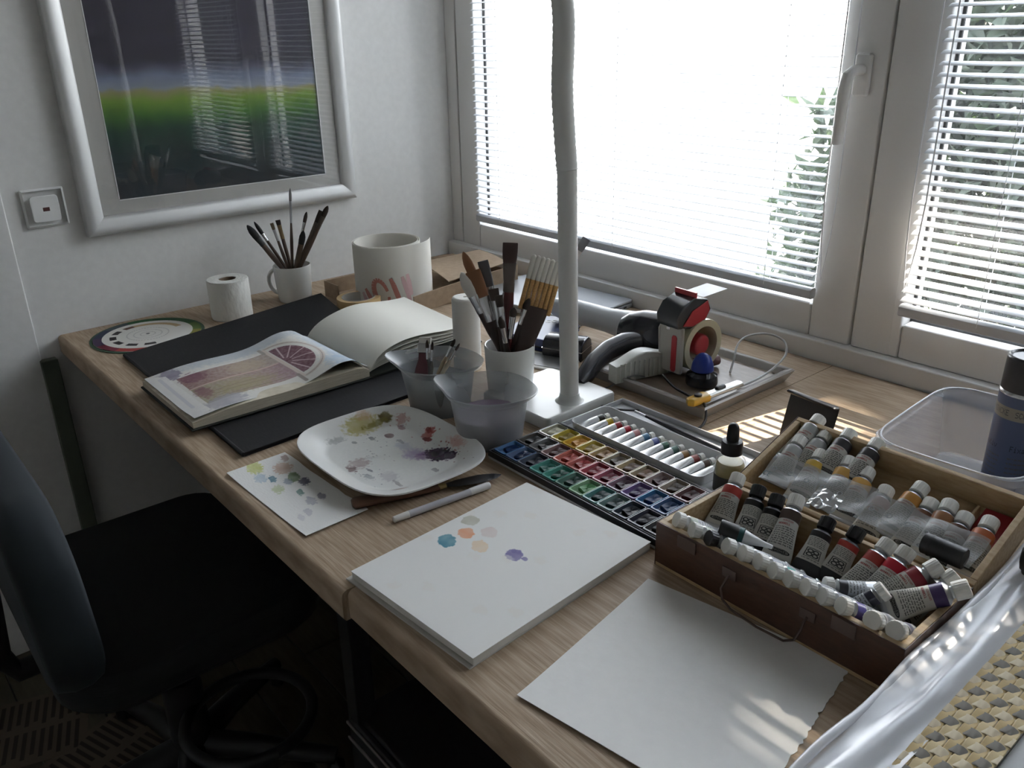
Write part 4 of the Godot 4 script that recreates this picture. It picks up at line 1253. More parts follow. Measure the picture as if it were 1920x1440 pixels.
func textured_label(kind: String) -> StandardMaterial3D:
	if labels.has(kind):
		return labels[kind]
	var im: Image
	if kind == "foil":
		im = canvas(64, 32, Color(0.74, 0.74, 0.73))
		for i in 60:
			stroke(im, [Vector2(fmod(i * 0.377, 1.0), fmod(i * 0.193, 1.0)), Vector2(fmod(i * 0.377, 1.0) + 0.1, fmod(i * 0.193, 1.0) + 0.2)], 1.5, Color(0.60, 0.60, 0.61), 0.5)
	elif kind == "big":
		im = canvas(256, 128, Color(0.78, 0.77, 0.74))
		for s in 2:
			var x := 128 * s
			write(im, "HORADAM", x + 44, 3, Color(0.55, 0.24, 0.22))
			write(im, "AQUARELL", x + 28, 14, Color(0.55, 0.24, 0.22), 1)
			write(im, "AQUARELL", x + 29, 14, Color(0.55, 0.24, 0.22), 1)
			for i in 9:
				fine_print(im, x + 22, 27 + i * 7, 84, i + s * 7)
			# black oval emblem
			for yy in 16:
				for xx in 76:
					var k := Vector2((xx - 38) / 38.0, (yy - 8) / 8.0).length()
					if k < 1.0:
						im.set_pixel(x + 26 + xx, 98 + yy, Color(0.12, 0.12, 0.12) if k > 0.8 or k < 0.72 else Color(0.7, 0.7, 0.68))
			write(im, "Schmincke", x + 37, 102, Color(0.72, 0.71, 0.68))
	elif kind == "dark":
		im = canvas(256, 128, Color(0.76, 0.75, 0.72))
		for s in 2:
			var x := 128 * s
			for i in 6:
				fine_print(im, x + 26, 6 + i * 8, 76, i + 31)
			# square emblem of four loops
			for yy in 46:
				for xx in 56:
					var q := Vector2(xx - 28, (yy - 23) * 1.2)
					var on := absf(q.x) > 24 or absf(q.y) > 24
					for c in [Vector2(-10, -10), Vector2(10, -10), Vector2(10, 10), Vector2(-10, 10)]:
						on = on or absf(q.distance_to(c) - 9.0) < 2.6
					if on:
						im.set_pixel(x + 36 + xx, 62 + yy, Color(0.16, 0.16, 0.16))
			fine_print(im, x + 34, 114, 60, 44)
	else:
		im = canvas(128, 64, Color(0.70, 0.71, 0.72))
		for s in 2:
			for i in 5:
				fine_print(im, 64 * s + 12, 6 + i * 11, 40, i + 3)
	labels[kind] = printed(im, 0.45, 0.5)
	return labels[kind]

# a line of print too small to read
func fine_print(im: Image, x0: int, y: int, w: int, seed_: int) -> void:
	var rng := RandomNumberGenerator.new()
	rng.seed = seed_
	var x := x0
	while x < x0 + w:
		var n := rng.randi_range(4, 14)
		for i in n:
			if x + i < x0 + w:
				im.fill_rect(Rect2i(x + i, y + rng.randi_range(0, 1), 1, rng.randi_range(2, 4)), Color(0.32, 0.31, 0.30))
		x += n + 3

# lays a tube from its crimp to the middle of its cap; the printed side turns to `up`
func place(o: Node3D, crimp: Vector3, cap: Vector3, up: Vector3, length: float) -> void:
	var y := (cap - crimp).normalized()
	var z := (up - y * up.dot(y)).normalized()
	var s := (cap - crimp).length() / length
	o.transform = Transform3D(Basis(y.cross(z), y * s, z), crimp)

# ---------------------------------------------------------------- wooden case of tubes
func build_paint_box() -> void:
	var raw := tri_world(textured(noise_tex(0.015, [[0.0, lin(0.40, 0.27, 0.14)], [0.5, lin(0.50, 0.36, 0.20)], [1.0, lin(0.58, 0.44, 0.27)]], 512, 91, FastNoiseLite.TYPE_SIMPLEX_SMOOTH, 4), 0.6), Vector3(4, 18, 18))
	var stain := tri_world(textured(noise_tex(0.015, [[0.0, lin(0.055, 0.022, 0.012)], [1.0, lin(0.10, 0.045, 0.024)]], 512, 92), 0.4), Vector3(4, 20, 20))
	var x0 := -0.553
	var x1 := -0.252
	var zf := -0.684
	var w := x1 - x0
	var d := 0.145
	var h := 0.060
	var o := thing("wooden_paint_case", "open wooden paint case with a dark front and wire handle", "paint case", Vector3(x0, DESK, zf))
	part(o, "base_board", G.new().box(Vector3(w / 2, 0.003, -d / 2), Vector3(w, 0.006, d), 0.0008), raw)
	part(o, "front_board", G.new().box(Vector3(w / 2, 0.033, -0.0055), Vector3(w, 0.054, 0.008), 0.0008), raw)
	part(o, "front_veneer", G.new().box(Vector3(w / 2, 0.0300, -0.0008), Vector3(w + 0.001, 0.0600, 0.0014), 0.0003), stain)
	part(o, "hinge_board", G.new().box(Vector3(w / 2, 0.033, -d + 0.004), Vector3(w, 0.054, 0.008), 0.0008), raw)
	for k in 2:
		var x: float = [0.004, w - 0.004][k]
		part(o, "side_board", G.new().box(Vector3(x, 0.033, -d / 2), Vector3(0.008, 0.054, d - 0.0165), 0.0008), raw)
		part(o, "side_veneer", G.new().box(Vector3([-0.0005, w + 0.0005][k], 0.0300, -d / 2), Vector3(0.0012, 0.0600, d), 0.0003), stain)
	# wire handle, fallen forward, on two metal plates
	var hm := mat(lin(0.14, 0.10, 0.085), 0.45, 0.6)
	var hx := 0.105
	part(o, "handle", G.new().tube([Vector3(hx, 0.040, 0.001), Vector3(hx, 0.036, 0.006), Vector3(hx - 0.002, 0.026, 0.011), Vector3(hx + 0.004, 0.017, 0.015), Vector3(hx + 0.018, 0.0125, 0.018), Vector3(hx + 0.052, 0.0105, 0.0195), Vector3(hx + 0.084, 0.0115, 0.0185), Vector3(hx + 0.094, 0.017, 0.0155), Vector3(hx + 0.097, 0.028, 0.010), Vector3(hx + 0.097, 0.036, 0.006), Vector3(hx + 0.097, 0.040, 0.001)], 0.0014, 8), hm)
	for x in [hx, hx + 0.097]:
		part(o, "handle_plate", G.new().box(Vector3(x, 0.042, 0.0006), Vector3(0.018, 0.012, 0.0014), 0.0004), hm)
	for x in [0.045, w - 0.060]:
		part(o, "latch", G.new().box(Vector3(x, 0.050, 0.0006), Vector3(0.026, 0.016, 0.0016), 0.0004), hm)
	# lid, leaning back on its hinge at eighteen degrees
	var lid := Node3D.new()
	lid.name = "lid"
	o.add_child(lid)
	var a := deg_to_rad(18.0)
	lid.transform = Transform3D(Basis(Vector3.RIGHT, Vector3(0, cos(a), sin(a)), Vector3(0, -sin(a), cos(a))), Vector3(0, 0.0605, -d - 0.003))
	var ld := 0.150
	part(lid, "panel", G.new().box(Vector3(w / 2, -0.0365, -ld / 2), Vector3(w, 0.005, ld), 0.0008), raw)
	part(lid, "near_board", G.new().box(Vector3(w / 2, -0.017, -0.004), Vector3(w, 0.034, 0.008), 0.0008), raw)
	part(lid, "far_board", G.new().box(Vector3(w / 2, -0.017, -ld + 0.004), Vector3(w, 0.034, 0.008), 0.0008), raw)
	for x in [0.004, w - 0.004]:
		part(lid, "side_board", G.new().box(Vector3(x, -0.017, -ld / 2), Vector3(0.008, 0.034, ld - 0.0165), 0.0008), raw)
	part(lid, "side_veneer", G.new().box(Vector3(-0.0006, -0.0195, -ld / 2), Vector3(0.0012, 0.039, ld), 0.0003), stain)
	part(lid, "divider", G.new().box(Vector3(w - 0.052, -0.026, -ld * 0.62), Vector3(0.004, 0.016, 0.070), 0.0008), raw)
	part(lid, "red_lining", G.new().box(Vector3(w - 0.029, -0.0328, -ld / 2), Vector3(0.041, 0.0024, ld - 0.018), 0.0006), mat(lin(0.36, 0.022, 0.030), 0.55), "red card lining")
	var colours := {"red": lin(0.42, 0.05, 0.04), "black": lin(0.012, 0.012, 0.012), "umber": lin(0.05, 0.03, 0.022), "scarlet": lin(0.50, 0.012, 0.035), "crimson": lin(0.26, 0.02, 0.035), "violet": lin(0.055, 0.03, 0.12), "grey": lin(0.42, 0.43, 0.42), "dark": lin(0.03, 0.026, 0.03), "yellow": lin(0.62, 0.40, 0.05), "gold": lin(0.64, 0.36, 0.08), "rose": lin(0.55, 0.38, 0.36), "orange": lin(0.60, 0.28, 0.06), "brown": lin(0.16, 0.07, 0.035), "sienna": lin(0.34, 0.15, 0.06), "tangerine": lin(0.56, 0.16, 0.06)}
	var seen_colour := {}
	var say := func(kind: String, c: String, where: String) -> String:
		var key := kind + c + where
		seen_colour[key] = seen_colour.get(key, 0) + 1
		var nth := ""
		return "%s%s paint tube, %s band, %s cap, %s" % [nth, "dark" if kind == "D" else "white", {"umber": "dark brown", "dark": "near black", "brown": "chestnut brown", "sienna": "light brown", "tangerine": "bright orange", "gold": "golden yellow", "rose": "dull pink", "crimson": "deep crimson"}.get(c, c), "black" if kind == "D" else "white", where]
	# front tray: tubes leaning on the hinge board
	var lean := [
		["H", Vector3(-0.5400, 0.8120, -0.8230), Vector3(-0.5238, 0.7700, -0.7630), "red"], ["D", Vector3(-0.5050, 0.8120, -0.8170), Vector3(-0.4880, 0.7660, -0.7640), "black"], ["D", Vector3(-0.4790, 0.8100, -0.8180), Vector3(-0.4640, 0.7640, -0.7660), "black"],
		["H", Vector3(-0.4560, 0.8170, -0.8220), Vector3(-0.4362, 0.7700, -0.7540), "umber"], ["D", Vector3(-0.4090, 0.8120, -0.8130), Vector3(-0.4020, 0.7680, -0.7600), "black"], ["D", Vector3(-0.3760, 0.8120, -0.8190), Vector3(-0.3790, 0.7640, -0.7700), "red"],
		["H", Vector3(-0.3394, 0.8140, -0.8160), Vector3(-0.3480, 0.7680, -0.7530), "red"], ["H", Vector3(-0.3170, 0.8170, -0.8130), Vector3(-0.3255, 0.7700, -0.7560), "scarlet"], ["H", Vector3(-0.2840, 0.8160, -0.8100), Vector3(-0.3220, 0.7760, -0.7560), "crimson"],
		["H", Vector3(-0.2664, 0.8120, -0.8120), Vector3(-0.2990, 0.7640, -0.7630), "umber"], ["H", Vector3(-0.2475, 0.8180, -0.7920), Vector3(-0.3060, 0.7820, -0.7480), "violet"]]
	var beside := ["", " next to the red tube", " before the brown banded tube", " with a silver shoulder", " beside the red banded dark tube", "", " beside the scarlet tube", "", "", " under the violet tube", ""]
	for li in lean.size():
		var q: Array = lean[li]
		var big: bool = q[0] == "H"
		var t := thing("paint_tube", say.call(q[0], q[3], "in the case") + beside[li], "paint tube", Vector3.ZERO, 0, "paint tubes leaning in the wooden case")
		tube_parts(t, "big" if big else "dark", colours[q[3]], big)
		place(t, q[2], q[1], Vector3(0.35, 1.0, 0.55), 0.080 if big else 0.070)
	# two short ones lying across the front
	for q in [["small", Vector3(-0.3560, 0.7960, -0.7240), Vector3(-0.3150, 0.7900, -0.7640), "short silver foil paint tube lying over the row of white caps", lin(0.06, 0.06, 0.07)], ["small", Vector3(-0.3060, 0.8060, -0.7480), Vector3(-0.3330, 0.7720, -0.7180), "small silver tube with a white cap lying before the scarlet tube", lin(0.03, 0.03, 0.05)]]:
		var t := thing("paint_tube", q[3], "paint tube", Vector3.ZERO, 0, "paint tubes lying in the wooden case")
		tube_parts(t, "small", q[4], true)
		place(t, q[2], q[1], Vector3(0.3, 1.0, 0.4), 0.070)
	# row of small tubes, caps against the front board
	var caps := [[-0.5345, -0.7003, "w", lin(0.45, 0.5, 0.42)], [-0.5080, -0.6960, "w", lin(0.5, 0.55, 0.46)], [-0.4850, -0.6960, "b", lin(0.03, 0.04, 0.05)], [-0.4620, -0.6975, "w", lin(0.35, 0.36, 0.38)], [-0.4415, -0.6990, "c", lin(0.5, 0.52, 0.55)], [-0.4210, -0.6985, "w", lin(0.30, 0.31, 0.35)], [-0.4010, -0.6960, "w", lin(0.03, 0.32, 0.26)], [-0.3815, -0.6955, "w", lin(0.16, 0.17, 0.24)], [-0.3620, -0.6960, "w", lin(0.30, 0.31, 0.33)], [-0.3420, -0.6950, "w", lin(0.30, 0.32, 0.36)], [-0.3215, -0.6950, "w", lin(0.08, 0.07, 0.26)], [-0.2900, -0.6970, "w", lin(0.40, 0.40, 0.42)], [-0.2680, -0.6990, "w", lin(0.26, 0.26, 0.32)]]
	var what := ["sage green band, first in the row by the case corner", "pale green band, second in the row of caps", "dark band and black cap in the row", "grey band beside the black cap", "clear grey cap in the row", "slate band before the dark tubes", "emerald green band in the row", "midnight blue band in the row", "mid grey band in the row behind the wire handle", "steel blue band in the row", "purple band in the row", "light grey band, last but one in the row", "dusky violet band, last in the row"]
	for i in caps.size():
		var q: Array = caps[i]
		var t := thing("small_paint_tube", "small white capped tube with " + what[i] if q[2] != "b" else "small paint tube with " + what[i], "paint tube", Vector3.ZERO, 0, "small tubes along the front of the wooden case")
		tube_parts(t, "small", q[3], q[2] != "b")
		var capp := Vector3(q[0], 0.8055, q[1] + 0.002)
		var dir := Vector3(0.52 if i < 11 else 0.05, -0.42, -0.76).normalized()
		place(t, capp + dir * 0.064, capp, Vector3(0.2, 1.0, -0.2), 0.070)
	var pen := thing("liner_tube", "pearl liner with a black cap and tapering white nozzle", "paint tube", Vector3.ZERO, 0)
	part(pen, "cap", G.new().lathe([[0.0105, 0.0], [0.011, 0.001], [0.011, 0.020], [0.010, 0.022]], 24), mat(lin(0.02, 0.02, 0.022), 0.45))
	part(pen, "collar", G.new().lathe([[0.0098, 0.022], [0.0098, 0.027], [0.0085, 0.028]], 24), mat(lin(0.02, 0.09, 0.09), 0.4))
	part(pen, "nozzle", G.new().lathe([[0.0088, 0.028], [0.0065, 0.036], [0.0035, 0.050], [0.0024, 0.060], [0.0016, 0.061]], 20), mat(lin(0.70, 0.71, 0.71), 0.35))
	place(pen, Vector3(-0.4870, 0.8090, -0.7150), Vector3(-0.4330, 0.7990, -0.7400), Vector3.UP, 0.060)
	# tubes in the lid
	var up := [
		["H", Vector3(-0.5300, 0.8450, -0.9860), Vector3(-0.5280, 0.8090, -0.9160), "grey"], ["H", Vector3(-0.5080, 0.8350, -0.9700), Vector3(-0.5060, 0.8000, -0.8990), "grey"], ["H", Vector3(-0.5285, 0.8290, -0.9420), Vector3(-0.5190, 0.7940, -0.8720), "grey"],
		["H", Vector3(-0.4800, 0.8440, -0.9780), Vector3(-0.4740, 0.8080, -0.9050), "dark"], ["H", Vector3(-0.4420, 0.8440, -0.9780), Vector3(-0.4380, 0.8080, -0.9050), "dark"], ["H", Vector3(-0.4934, 0.8230, -0.9360), Vector3(-0.4800, 0.7870, -0.8630), "yellow"],
		["H", Vector3(-0.4567, 0.8250, -0.9420), Vector3(-0.4430, 0.7890, -0.8690), "gold"], ["H", Vector3(-0.4302, 0.8220, -0.9380), Vector3(-0.4170, 0.7860, -0.8650), "gold"], ["H", Vector3(-0.3956, 0.8170, -0.9200), Vector3(-0.3850, 0.7820, -0.8490), "rose"],
		["H", Vector3(-0.3646, 0.8260, -0.9420), Vector3(-0.3680, 0.7900, -0.8690), "orange"], ["H", Vector3(-0.3453, 0.8180, -0.9280), Vector3(-0.3410, 0.7820, -0.8550), "brown"], ["H", Vector3(-0.3260, 0.8230, -0.9320), Vector3(-0.3160, 0.7870, -0.8590), "sienna"],
		["H", Vector3(-0.3050, 0.8180, -0.9260), Vector3(-0.2980, 0.7820, -0.8530), "brown"], ["H", Vector3(-0.2800, 0.8220, -0.9300), Vector3(-0.2740, 0.7860, -0.8570), "tangerine"]]
	var near := [" against the far board", " beside the black banded tube", " under the strip corner", " beside the grey tubes", " beside the bare far board", "", " beside the yellow tube", " beside the pink tube", "", "", " beside the orange tube", "", " before the red lining", ""]
	for ui in up.size():
		var q: Array = up[ui]
		var t := thing("paint_tube", say.call(q[0], q[3], "in the lid") + near[ui], "paint tube", Vector3.ZERO, 0, "paint tubes lying in the case lid")
		tube_parts(t, "big", colours[q[3]], true)
		place(t, q[2], q[1], Vector3(0.3, 1.0, 0.5), 0.080)
	# two clear blister strips laid over them, printed with grey marks
	for k in 2:
		var bl := thing("blister_strip", ["clear plastic blister strip marked CE over the yellow tubes", "clear plastic blister strip with punched holes over the brown tubes"][k], "plastic strip", [Vector3(-0.458, 0.822, -0.868), Vector3(-0.330, 0.818, -0.868)][k], [0.03, -0.05][k], "blister strips in the case lid")
		bl.rotation.x = deg_to_rad(24)
		var film := milky(lin(0.60, 0.62, 0.63), 0.32, 0.28)
		part(bl, "film", G.new().slab(24, 8, func(u, v): return Vector3((u - 0.5) * 0.135, 0.0015 * sin(u * 21.0 + k) + 0.002 * sin(v * 6.0 + u * 9.0), (v - 0.5) * 0.046), 0.0004), film, "", 30)
		for i in 6:
			part(bl, "hole_ring", G.new().at(Vector3(-0.055 + 0.022 * i, 0.0035, 0.004)).lathe([[0.0022, 0.0], [0.0032, 0.0], [0.0032, 0.0006], [0.0022, 0.0006], [0.0022, 0.0]], 14, false, false), mat(lin(0.35, 0.36, 0.37), 0.4))
		if k == 0:
			var tm := TextMesh.new()
			tm.text = "CE"
			tm.font_size = 16
			tm.pixel_size = 0.0006
			tm.depth = 0.0003
			var tx := part(bl, "lettering", tm, mat(lin(0.10, 0.14, 0.16), 0.5))
			tx.transform = Transform3D(Basis(Vector3.RIGHT, -PI / 2), Vector3(-0.058, 0.0048, 0.016))
	var foilm := mat(lin(0.70, 0.71, 0.72), 0.22, 0.9)
	var fo := thing("foil_scrap", "crumpled silver foil scrap between the lid and the front tray", "foil", Vector3(-0.4300, 0.8150, -0.8420))
	part(fo, "foil", G.new().slab(7, 6, func(u, v): return Vector3((u - 0.5) * 0.034, 0.004 * nz(u * 60.0, v * 60.0) + 0.012 * (1.0 - v), (v - 0.5) * 0.026), 0.0003), foilm, "", 5)
	var bc := thing("black_jar", "black screw cap lying on its side at the right of the lid", "cap", Vector3(-0.292, 0.817, -0.846))
	bc.rotation = Vector3(deg_to_rad(18), 0, PI / 2)
	part(bc, "shell", G.new().lathe([[0.011, -0.022], [0.0118, -0.021], [0.0118, 0.021], [0.011, 0.022]], 24), M.black)
	part(bc, "rim", G.new().lathe([[0.0122, 0.012], [0.0124, 0.0125], [0.0124, 0.0145], [0.0122, 0.015]], 24, false, false), M.black)

# ---------------------------------------------------------------- brushes
# canonical brush along +y: handle from 0, ferrule, bristles ending at length
func brush(called: String, label: String, group: String, foot: Vector3, tip: Vector3, w: float, bristle: float, ferrule: float, flat: float, hand: Material, hair: Material, pointed := 1.0, metal: Material = null) -> Node3D:
	var o := thing(called, label, "brush", Vector3.ZERO, 0, group)
	var L := (tip - foot).length()
	var hl := L - bristle - ferrule
	part(o, "handle", G.new().tube([Vector3.ZERO, Vector3(0, hl * 0.3, 0), Vector3(0, hl * 0.75, 0), Vector3(0, hl * 0.97, 0), Vector3(0, hl, 0)], [0.0016, 0.0030, maxf(0.0042, w * 0.42), w * 0.40, w * 0.38], 12), hand)
	var th := lerpf(w * 0.5, 0.0022, flat)
	part(o, "ferrule", G.new().loft([oval(hl - 0.002, w * 0.42, w * 0.42, 20), oval(hl + ferrule * 0.25, w * 0.43, w * 0.43, 20), oval(hl + ferrule * 0.3, w * 0.41, w * 0.41, 20), oval(hl + ferrule * 0.6, w * 0.45, lerpf(w * 0.45, th, 0.6), 20), oval(hl + ferrule, w * 0.5, th, 20)]), metal if metal else M.steel)
	var rr := []
	for k in [[0.0, 0.96, 0.95], [0.25, 1.06, 1.05], [0.55, 1.10 if pointed < 0.5 else 1.04, 0.95], [0.8, 1.10 if pointed < 0.5 else 0.72, 0.6], [0.94, 1.10 if pointed < 0.5 else 0.36, 0.34], [1.0, 1.06 if pointed < 0.5 else 0.06, 0.10]]:
		rr.append(oval(hl + ferrule + bristle * k[0], maxf(w * 0.5 * k[1], 0.0004), maxf(th * k[2], 0.0004), 20))
	part(o, "bristles", G.new().loft(rr), hair)
	var y := (tip - foot).normalized()
	var toward := Vector3(0.7078, 0.2, 0.5928)
	var z := (toward - y * toward.dot(y)).normalized()
	o.transform = Transform3D(Basis(y.cross(z), y, z), foot)
	return o

func build_brushes() -> void:
	var hair := func(c: Color) -> StandardMaterial3D:
		var m := mat(c, 0.7)
		return m
	var sable: Material = hair.call(lin(0.035, 0.022, 0.016))
	var black: Material = hair.call(lin(0.012, 0.011, 0.012))
	var brown: Material = hair.call(lin(0.22, 0.10, 0.045))
	var pale: Material = hair.call(lin(0.62, 0.59, 0.53))
	var dark_wood := mat(lin(0.035, 0.018, 0.014), 0.35)
	var old_wood := mat(lin(0.10, 0.065, 0.045), 0.5)
	var red_wood := mat(lin(0.075, 0.014, 0.014), 0.25)
	var grey_metal := mat(lin(0.40, 0.40, 0.40), 0.4, 0.8)
	var c := Vector3(-1.882, 0.749, -0.885)
	var g := "old brushes in the mug by the wall"
	brush("round_brush", "fat black pointed mop brush leaning far left in the wall mug", g, c + Vector3(0.014, 0, -0.018), Vector3(-1.9451, 0.926, -0.8130), 0.016, 0.040, 0.018, 0.0, old_wood, black, 1.0, mat(lin(0.03, 0.03, 0.03), 0.4))
	brush("round_brush", "second black mop brush behind the fat one in the wall mug", g, c + Vector3(0.006, 0, -0.022), Vector3(-1.9480, 0.931, -0.8330), 0.009, 0.034, 0.018, 0.0, old_wood, black)
	brush("flat_brush", "thin worn flat brush with tan bristles in the wall mug", g, c + Vector3(0.010, 0, -0.004), Vector3(-1.9052, 0.930, -0.8577), 0.008, 0.016, 0.026, 0.8, old_wood, hair.call(lin(0.16, 0.12, 0.07)), 0.0, grey_metal)
	brush("flat_brush", "stubby dark flat brush with an ochre ferrule in the wall mug", g, c + Vector3(0.002, 0, -0.008), Vector3(-1.9100, 0.934, -0.8764), 0.011, 0.012, 0.032, 0.7, old_wood, sable, 0.0, mat(lin(0.22, 0.15, 0.06), 0.5))
	brush("liner_brush", "tall thin grey liner brush rising above the wall mug", g, c + Vector3(-0.004, 0, 0.004), Vector3(-1.8702, 1.0115, -0.8989), 0.0062, 0.030, 0.050, 0.0, old_wood, hair.call(lin(0.20, 0.19, 0.18)), 1.0, mat(lin(0.45, 0.46, 0.47), 0.35, 0.8))
	brush("round_brush", "pointed brown round brush with silver ferrule in the wall mug", g, c + Vector3(-0.010, 0, 0.012), Vector3(-1.8583, 0.9538, -0.9284), 0.0085, 0.026, 0.022, 0.0, old_wood, sable)
	brush("filbert_brush", "dark rounded brush low in the middle of the wall mug", g, c + Vector3(-0.014, 0, 0.002), Vector3(-1.8446, 0.9134, -0.9080), 0.0145, 0.034, 0.016, 0.3, old_wood, black, 1.0, old_wood)
	brush("flat_brush", "long flat brown brush leaning right in the wall mug", g, c + Vector3(-0.012, 0, 0.020), Vector3(-1.8326, 0.9557, -0.9540), 0.012, 0.030, 0.030, 0.7, old_wood, sable, 0.0, mat(lin(0.09, 0.07, 0.055), 0.5))
	brush("flat_brush", "highest flat brown brush leaning right in the wall mug", g, c + Vector3(-0.002, 0, 0.022), Vector3(-1.8154, 0.9687, -0.9634), 0.012, 0.028, 0.030, 0.6, old_wood, sable, 1.0, mat(lin(0.09, 0.07, 0.055), 0.5))
	# full mug beside the lamp
	c = Vector3(-1.070, 0.749, -0.892)
	g = "large brushes in the mug beside the lamp"
	brush("mop_brush", "round white mop brush leaning out of the lamp mug", g, c + Vector3(0.016, 0, -0.016), Vector3(-1.1230, 0.966, -0.8330), 0.0215, 0.044, 0.032, 0.0, dark_wood, pale, 1.0)
	brush("spoon_brush", "brown leaf shaped bristle tip behind the white mop", g, c + Vector3(0.006, 0, -0.024), Vector3(-1.1345, 0.997, -0.8470), 0.016, 0.046, 0.024, 0.75, dark_wood, brown, 1.0)
	brush("flat_brush", "broad ginger flat brush with silver ferrule in the lamp mug", g, c + Vector3(0.010, 0, -0.006), Vector3(-1.1088, 0.9686, -0.8463), 0.024, 0.048, 0.042, 0.7, dark_wood, brown, 0.0)
	brush("flat_brush", "grey bristled flat brush with bright ferrule in the lamp mug", g, c + Vector3(-0.004, 0, -0.016), Vector3(-1.1132, 0.9806, -0.8721), 0.017, 0.046, 0.040, 0.75, dark_wood, hair.call(lin(0.09, 0.09, 0.095)), 0.0)
	brush("round_brush", "short brown brush in the middle of the lamp mug", g, c + Vector3(0.012, 0, 0.008), Vector3(-1.0860, 0.9371, -0.8720), 0.016, 0.020, 0.044, 0.4, dark_wood, sable, 0.0)
	brush("round_brush", "low dull brown brush at the front of the lamp mug", g, c + Vector3(0.020, 0, 0.010), Vector3(-1.0700, 0.9295, -0.8700), 0.013, 0.020, 0.040, 0.4, dark_wood, sable, 0.0)
	brush("flat_brush", "tall square ended dark brush with a red handle in the lamp mug", g, c + Vector3(-0.008, 0, 0.006), Vector3(-1.0821, 1.0111, -0.9086), 0.0235, 0.034, 0.048, 0.8, red_wood, hair.call(lin(0.05, 0.026, 0.022)), 0.0, mat(lin(0.12, 0.10, 0.09), 0.2, 0.5))
	brush("round_brush", "small brush with bright silver ferrule low in the lamp mug", g, c + Vector3(0.002, 0, 0.020), Vector3(-1.0540, 0.9073, -0.8900), 0.012, 0.016, 0.038, 0.0, red_wood, sable, 1.0)
	brush("flat_brush", "long silver flat brush sticking out behind the lamp pole", g, c + Vector3(-0.026, 0, 0.026), Vector3(-1.0056, 1.0138, -1.0140), 0.013, 0.024, 0.040, 0.8, mat(lin(0.05, 0.05, 0.055), 0.4), hair.call(lin(0.16, 0.16, 0.17)), 0.0, mat(lin(0.5, 0.5, 0.48), 0.4, 0.4))
	brush("flat_brush", "dark handled brush close behind the bamboo brush", g, c + Vector3(-0.018, 0, 0.012), Vector3(-1.0305, 0.9493, -0.9693), 0.014, 0.024, 0.030, 0.6, mat(lin(0.012, 0.012, 0.02), 0.3), black, 0.0, M.black)
	for q in [["brush with a long black handle at the back of the lamp mug", Vector3(-0.020, 0, -0.010), Vector3(-1.0980, 0.925, -0.9080)], ["brush with a dark handle pressed to the left rim of the lamp mug", Vector3(0.022, 0, -0.006), Vector3(-1.0960, 0.905, -0.8600)], ["brush with a black handle at the right rim of the lamp mug", Vector3(-0.006, 0, 0.026), Vector3(-1.0440, 0.920, -0.9160)], ["short brush with a black handle at the front rim of the lamp mug", Vector3(0.024, 0, 0.004), Vector3(-1.0600, 0.895, -0.8640)]]:
		brush("round_brush", "small " + q[0], g, c + q[1], q[2], 0.011, 0.020, 0.026, 0.2, dark_wood, sable, 1.0)
	# pipe brush of seven bamboo stems side by side
	var o := thing("bamboo_brush", "wide bamboo pipe brush with white bristles in the lamp mug", "brush", Vector3.ZERO, 0, g)
	var cane := tri_world(textured(noise_tex(0.03, [[0.0, lin(0.34, 0.17, 0.05)], [1.0, lin(0.60, 0.38, 0.15)]], 256, 41), 0.35), Vector3(30, 30, 30))
	cane.uv1_world_triplanar = false
	for i in 7:
		var x := (i - 3) * 0.0082
		part(o, "bamboo_pipe", G.new().at(Vector3(x, 0.150, 0)).lathe([[0.0034, 0.0], [0.0042, 0.001], [0.0040, 0.030], [0.0043, 0.052], [0.0040, 0.054]], 14), cane)
		part(o, "bristles", G.new().at(Vector3(x, 0.203, 0)).lathe([[0.0040, 0.0], [0.0050, 0.014], [0.0052, 0.030], [0.0046, 0.039], [0.0020, 0.042]], 14), pale)
	part(o, "grip", G.new().loft([oval(0.0, 0.010, 0.006), oval(0.10, 0.016, 0.007), oval(0.135, 0.021, 0.0075), oval(0.158, 0.024, 0.0078), oval(0.160, 0.023, 0.007)]), dark_wood)
	var foot := Vector3(-1.052, 0.752, -0.880)
	var tip := Vector3(-1.0290, 1.000, -0.9530)
	var y := (tip - foot).normalized()
	var toward := Vector3(0.7078, 0.3, 0.5928)
	var z := (toward - y * toward.dot(y)).normalized()
	o.transform = Transform3D(Basis(y.cross(z), y, z), foot)
	# small brushes in the back beaker, handles up
	g = "small brushes in the grey water"
	c = Vector3(-1.108, 0.745, -0.765)
	var wb := thing("wide_brush", "wide varnish brush with a maroon paddle handle in the grey water", "brush", Vector3.ZERO, 0, g)
	part(wb, "handle", G.new().prism([Vector2(-0.006, 0), Vector2(0.006, 0), Vector2(0.012, 0.014), Vector2(0.011, 0.026), Vector2(0.0075, 0.042), Vector2(0.0085, 0.055), Vector2(-0.0085, 0.055), Vector2(-0.0075, 0.042), Vector2(-0.011, 0.026), Vector2(-0.012, 0.014)], -0.003, 0.003, 0.001), mat(lin(0.10, 0.035, 0.045), 0.18))
	part(wb, "ferrule", G.new().box(Vector3(0, 0, -0.0615), Vector3(0.023, 0.0085, 0.017), 0.0012), M.steel)
	part(wb, "bristles", G.new().box(Vector3(0, 0, -0.075), Vector3(0.021, 0.006, 0.012), 0.001), pale)
	wb.transform = Transform3D(Basis(Vector3(0.80, 0.0, -0.60), Vector3(0.52, 0.50, 0.69), Vector3(0.30, -0.866, 0.40)).orthonormalized(), Vector3(-1.1180, 0.7905, -0.7330))
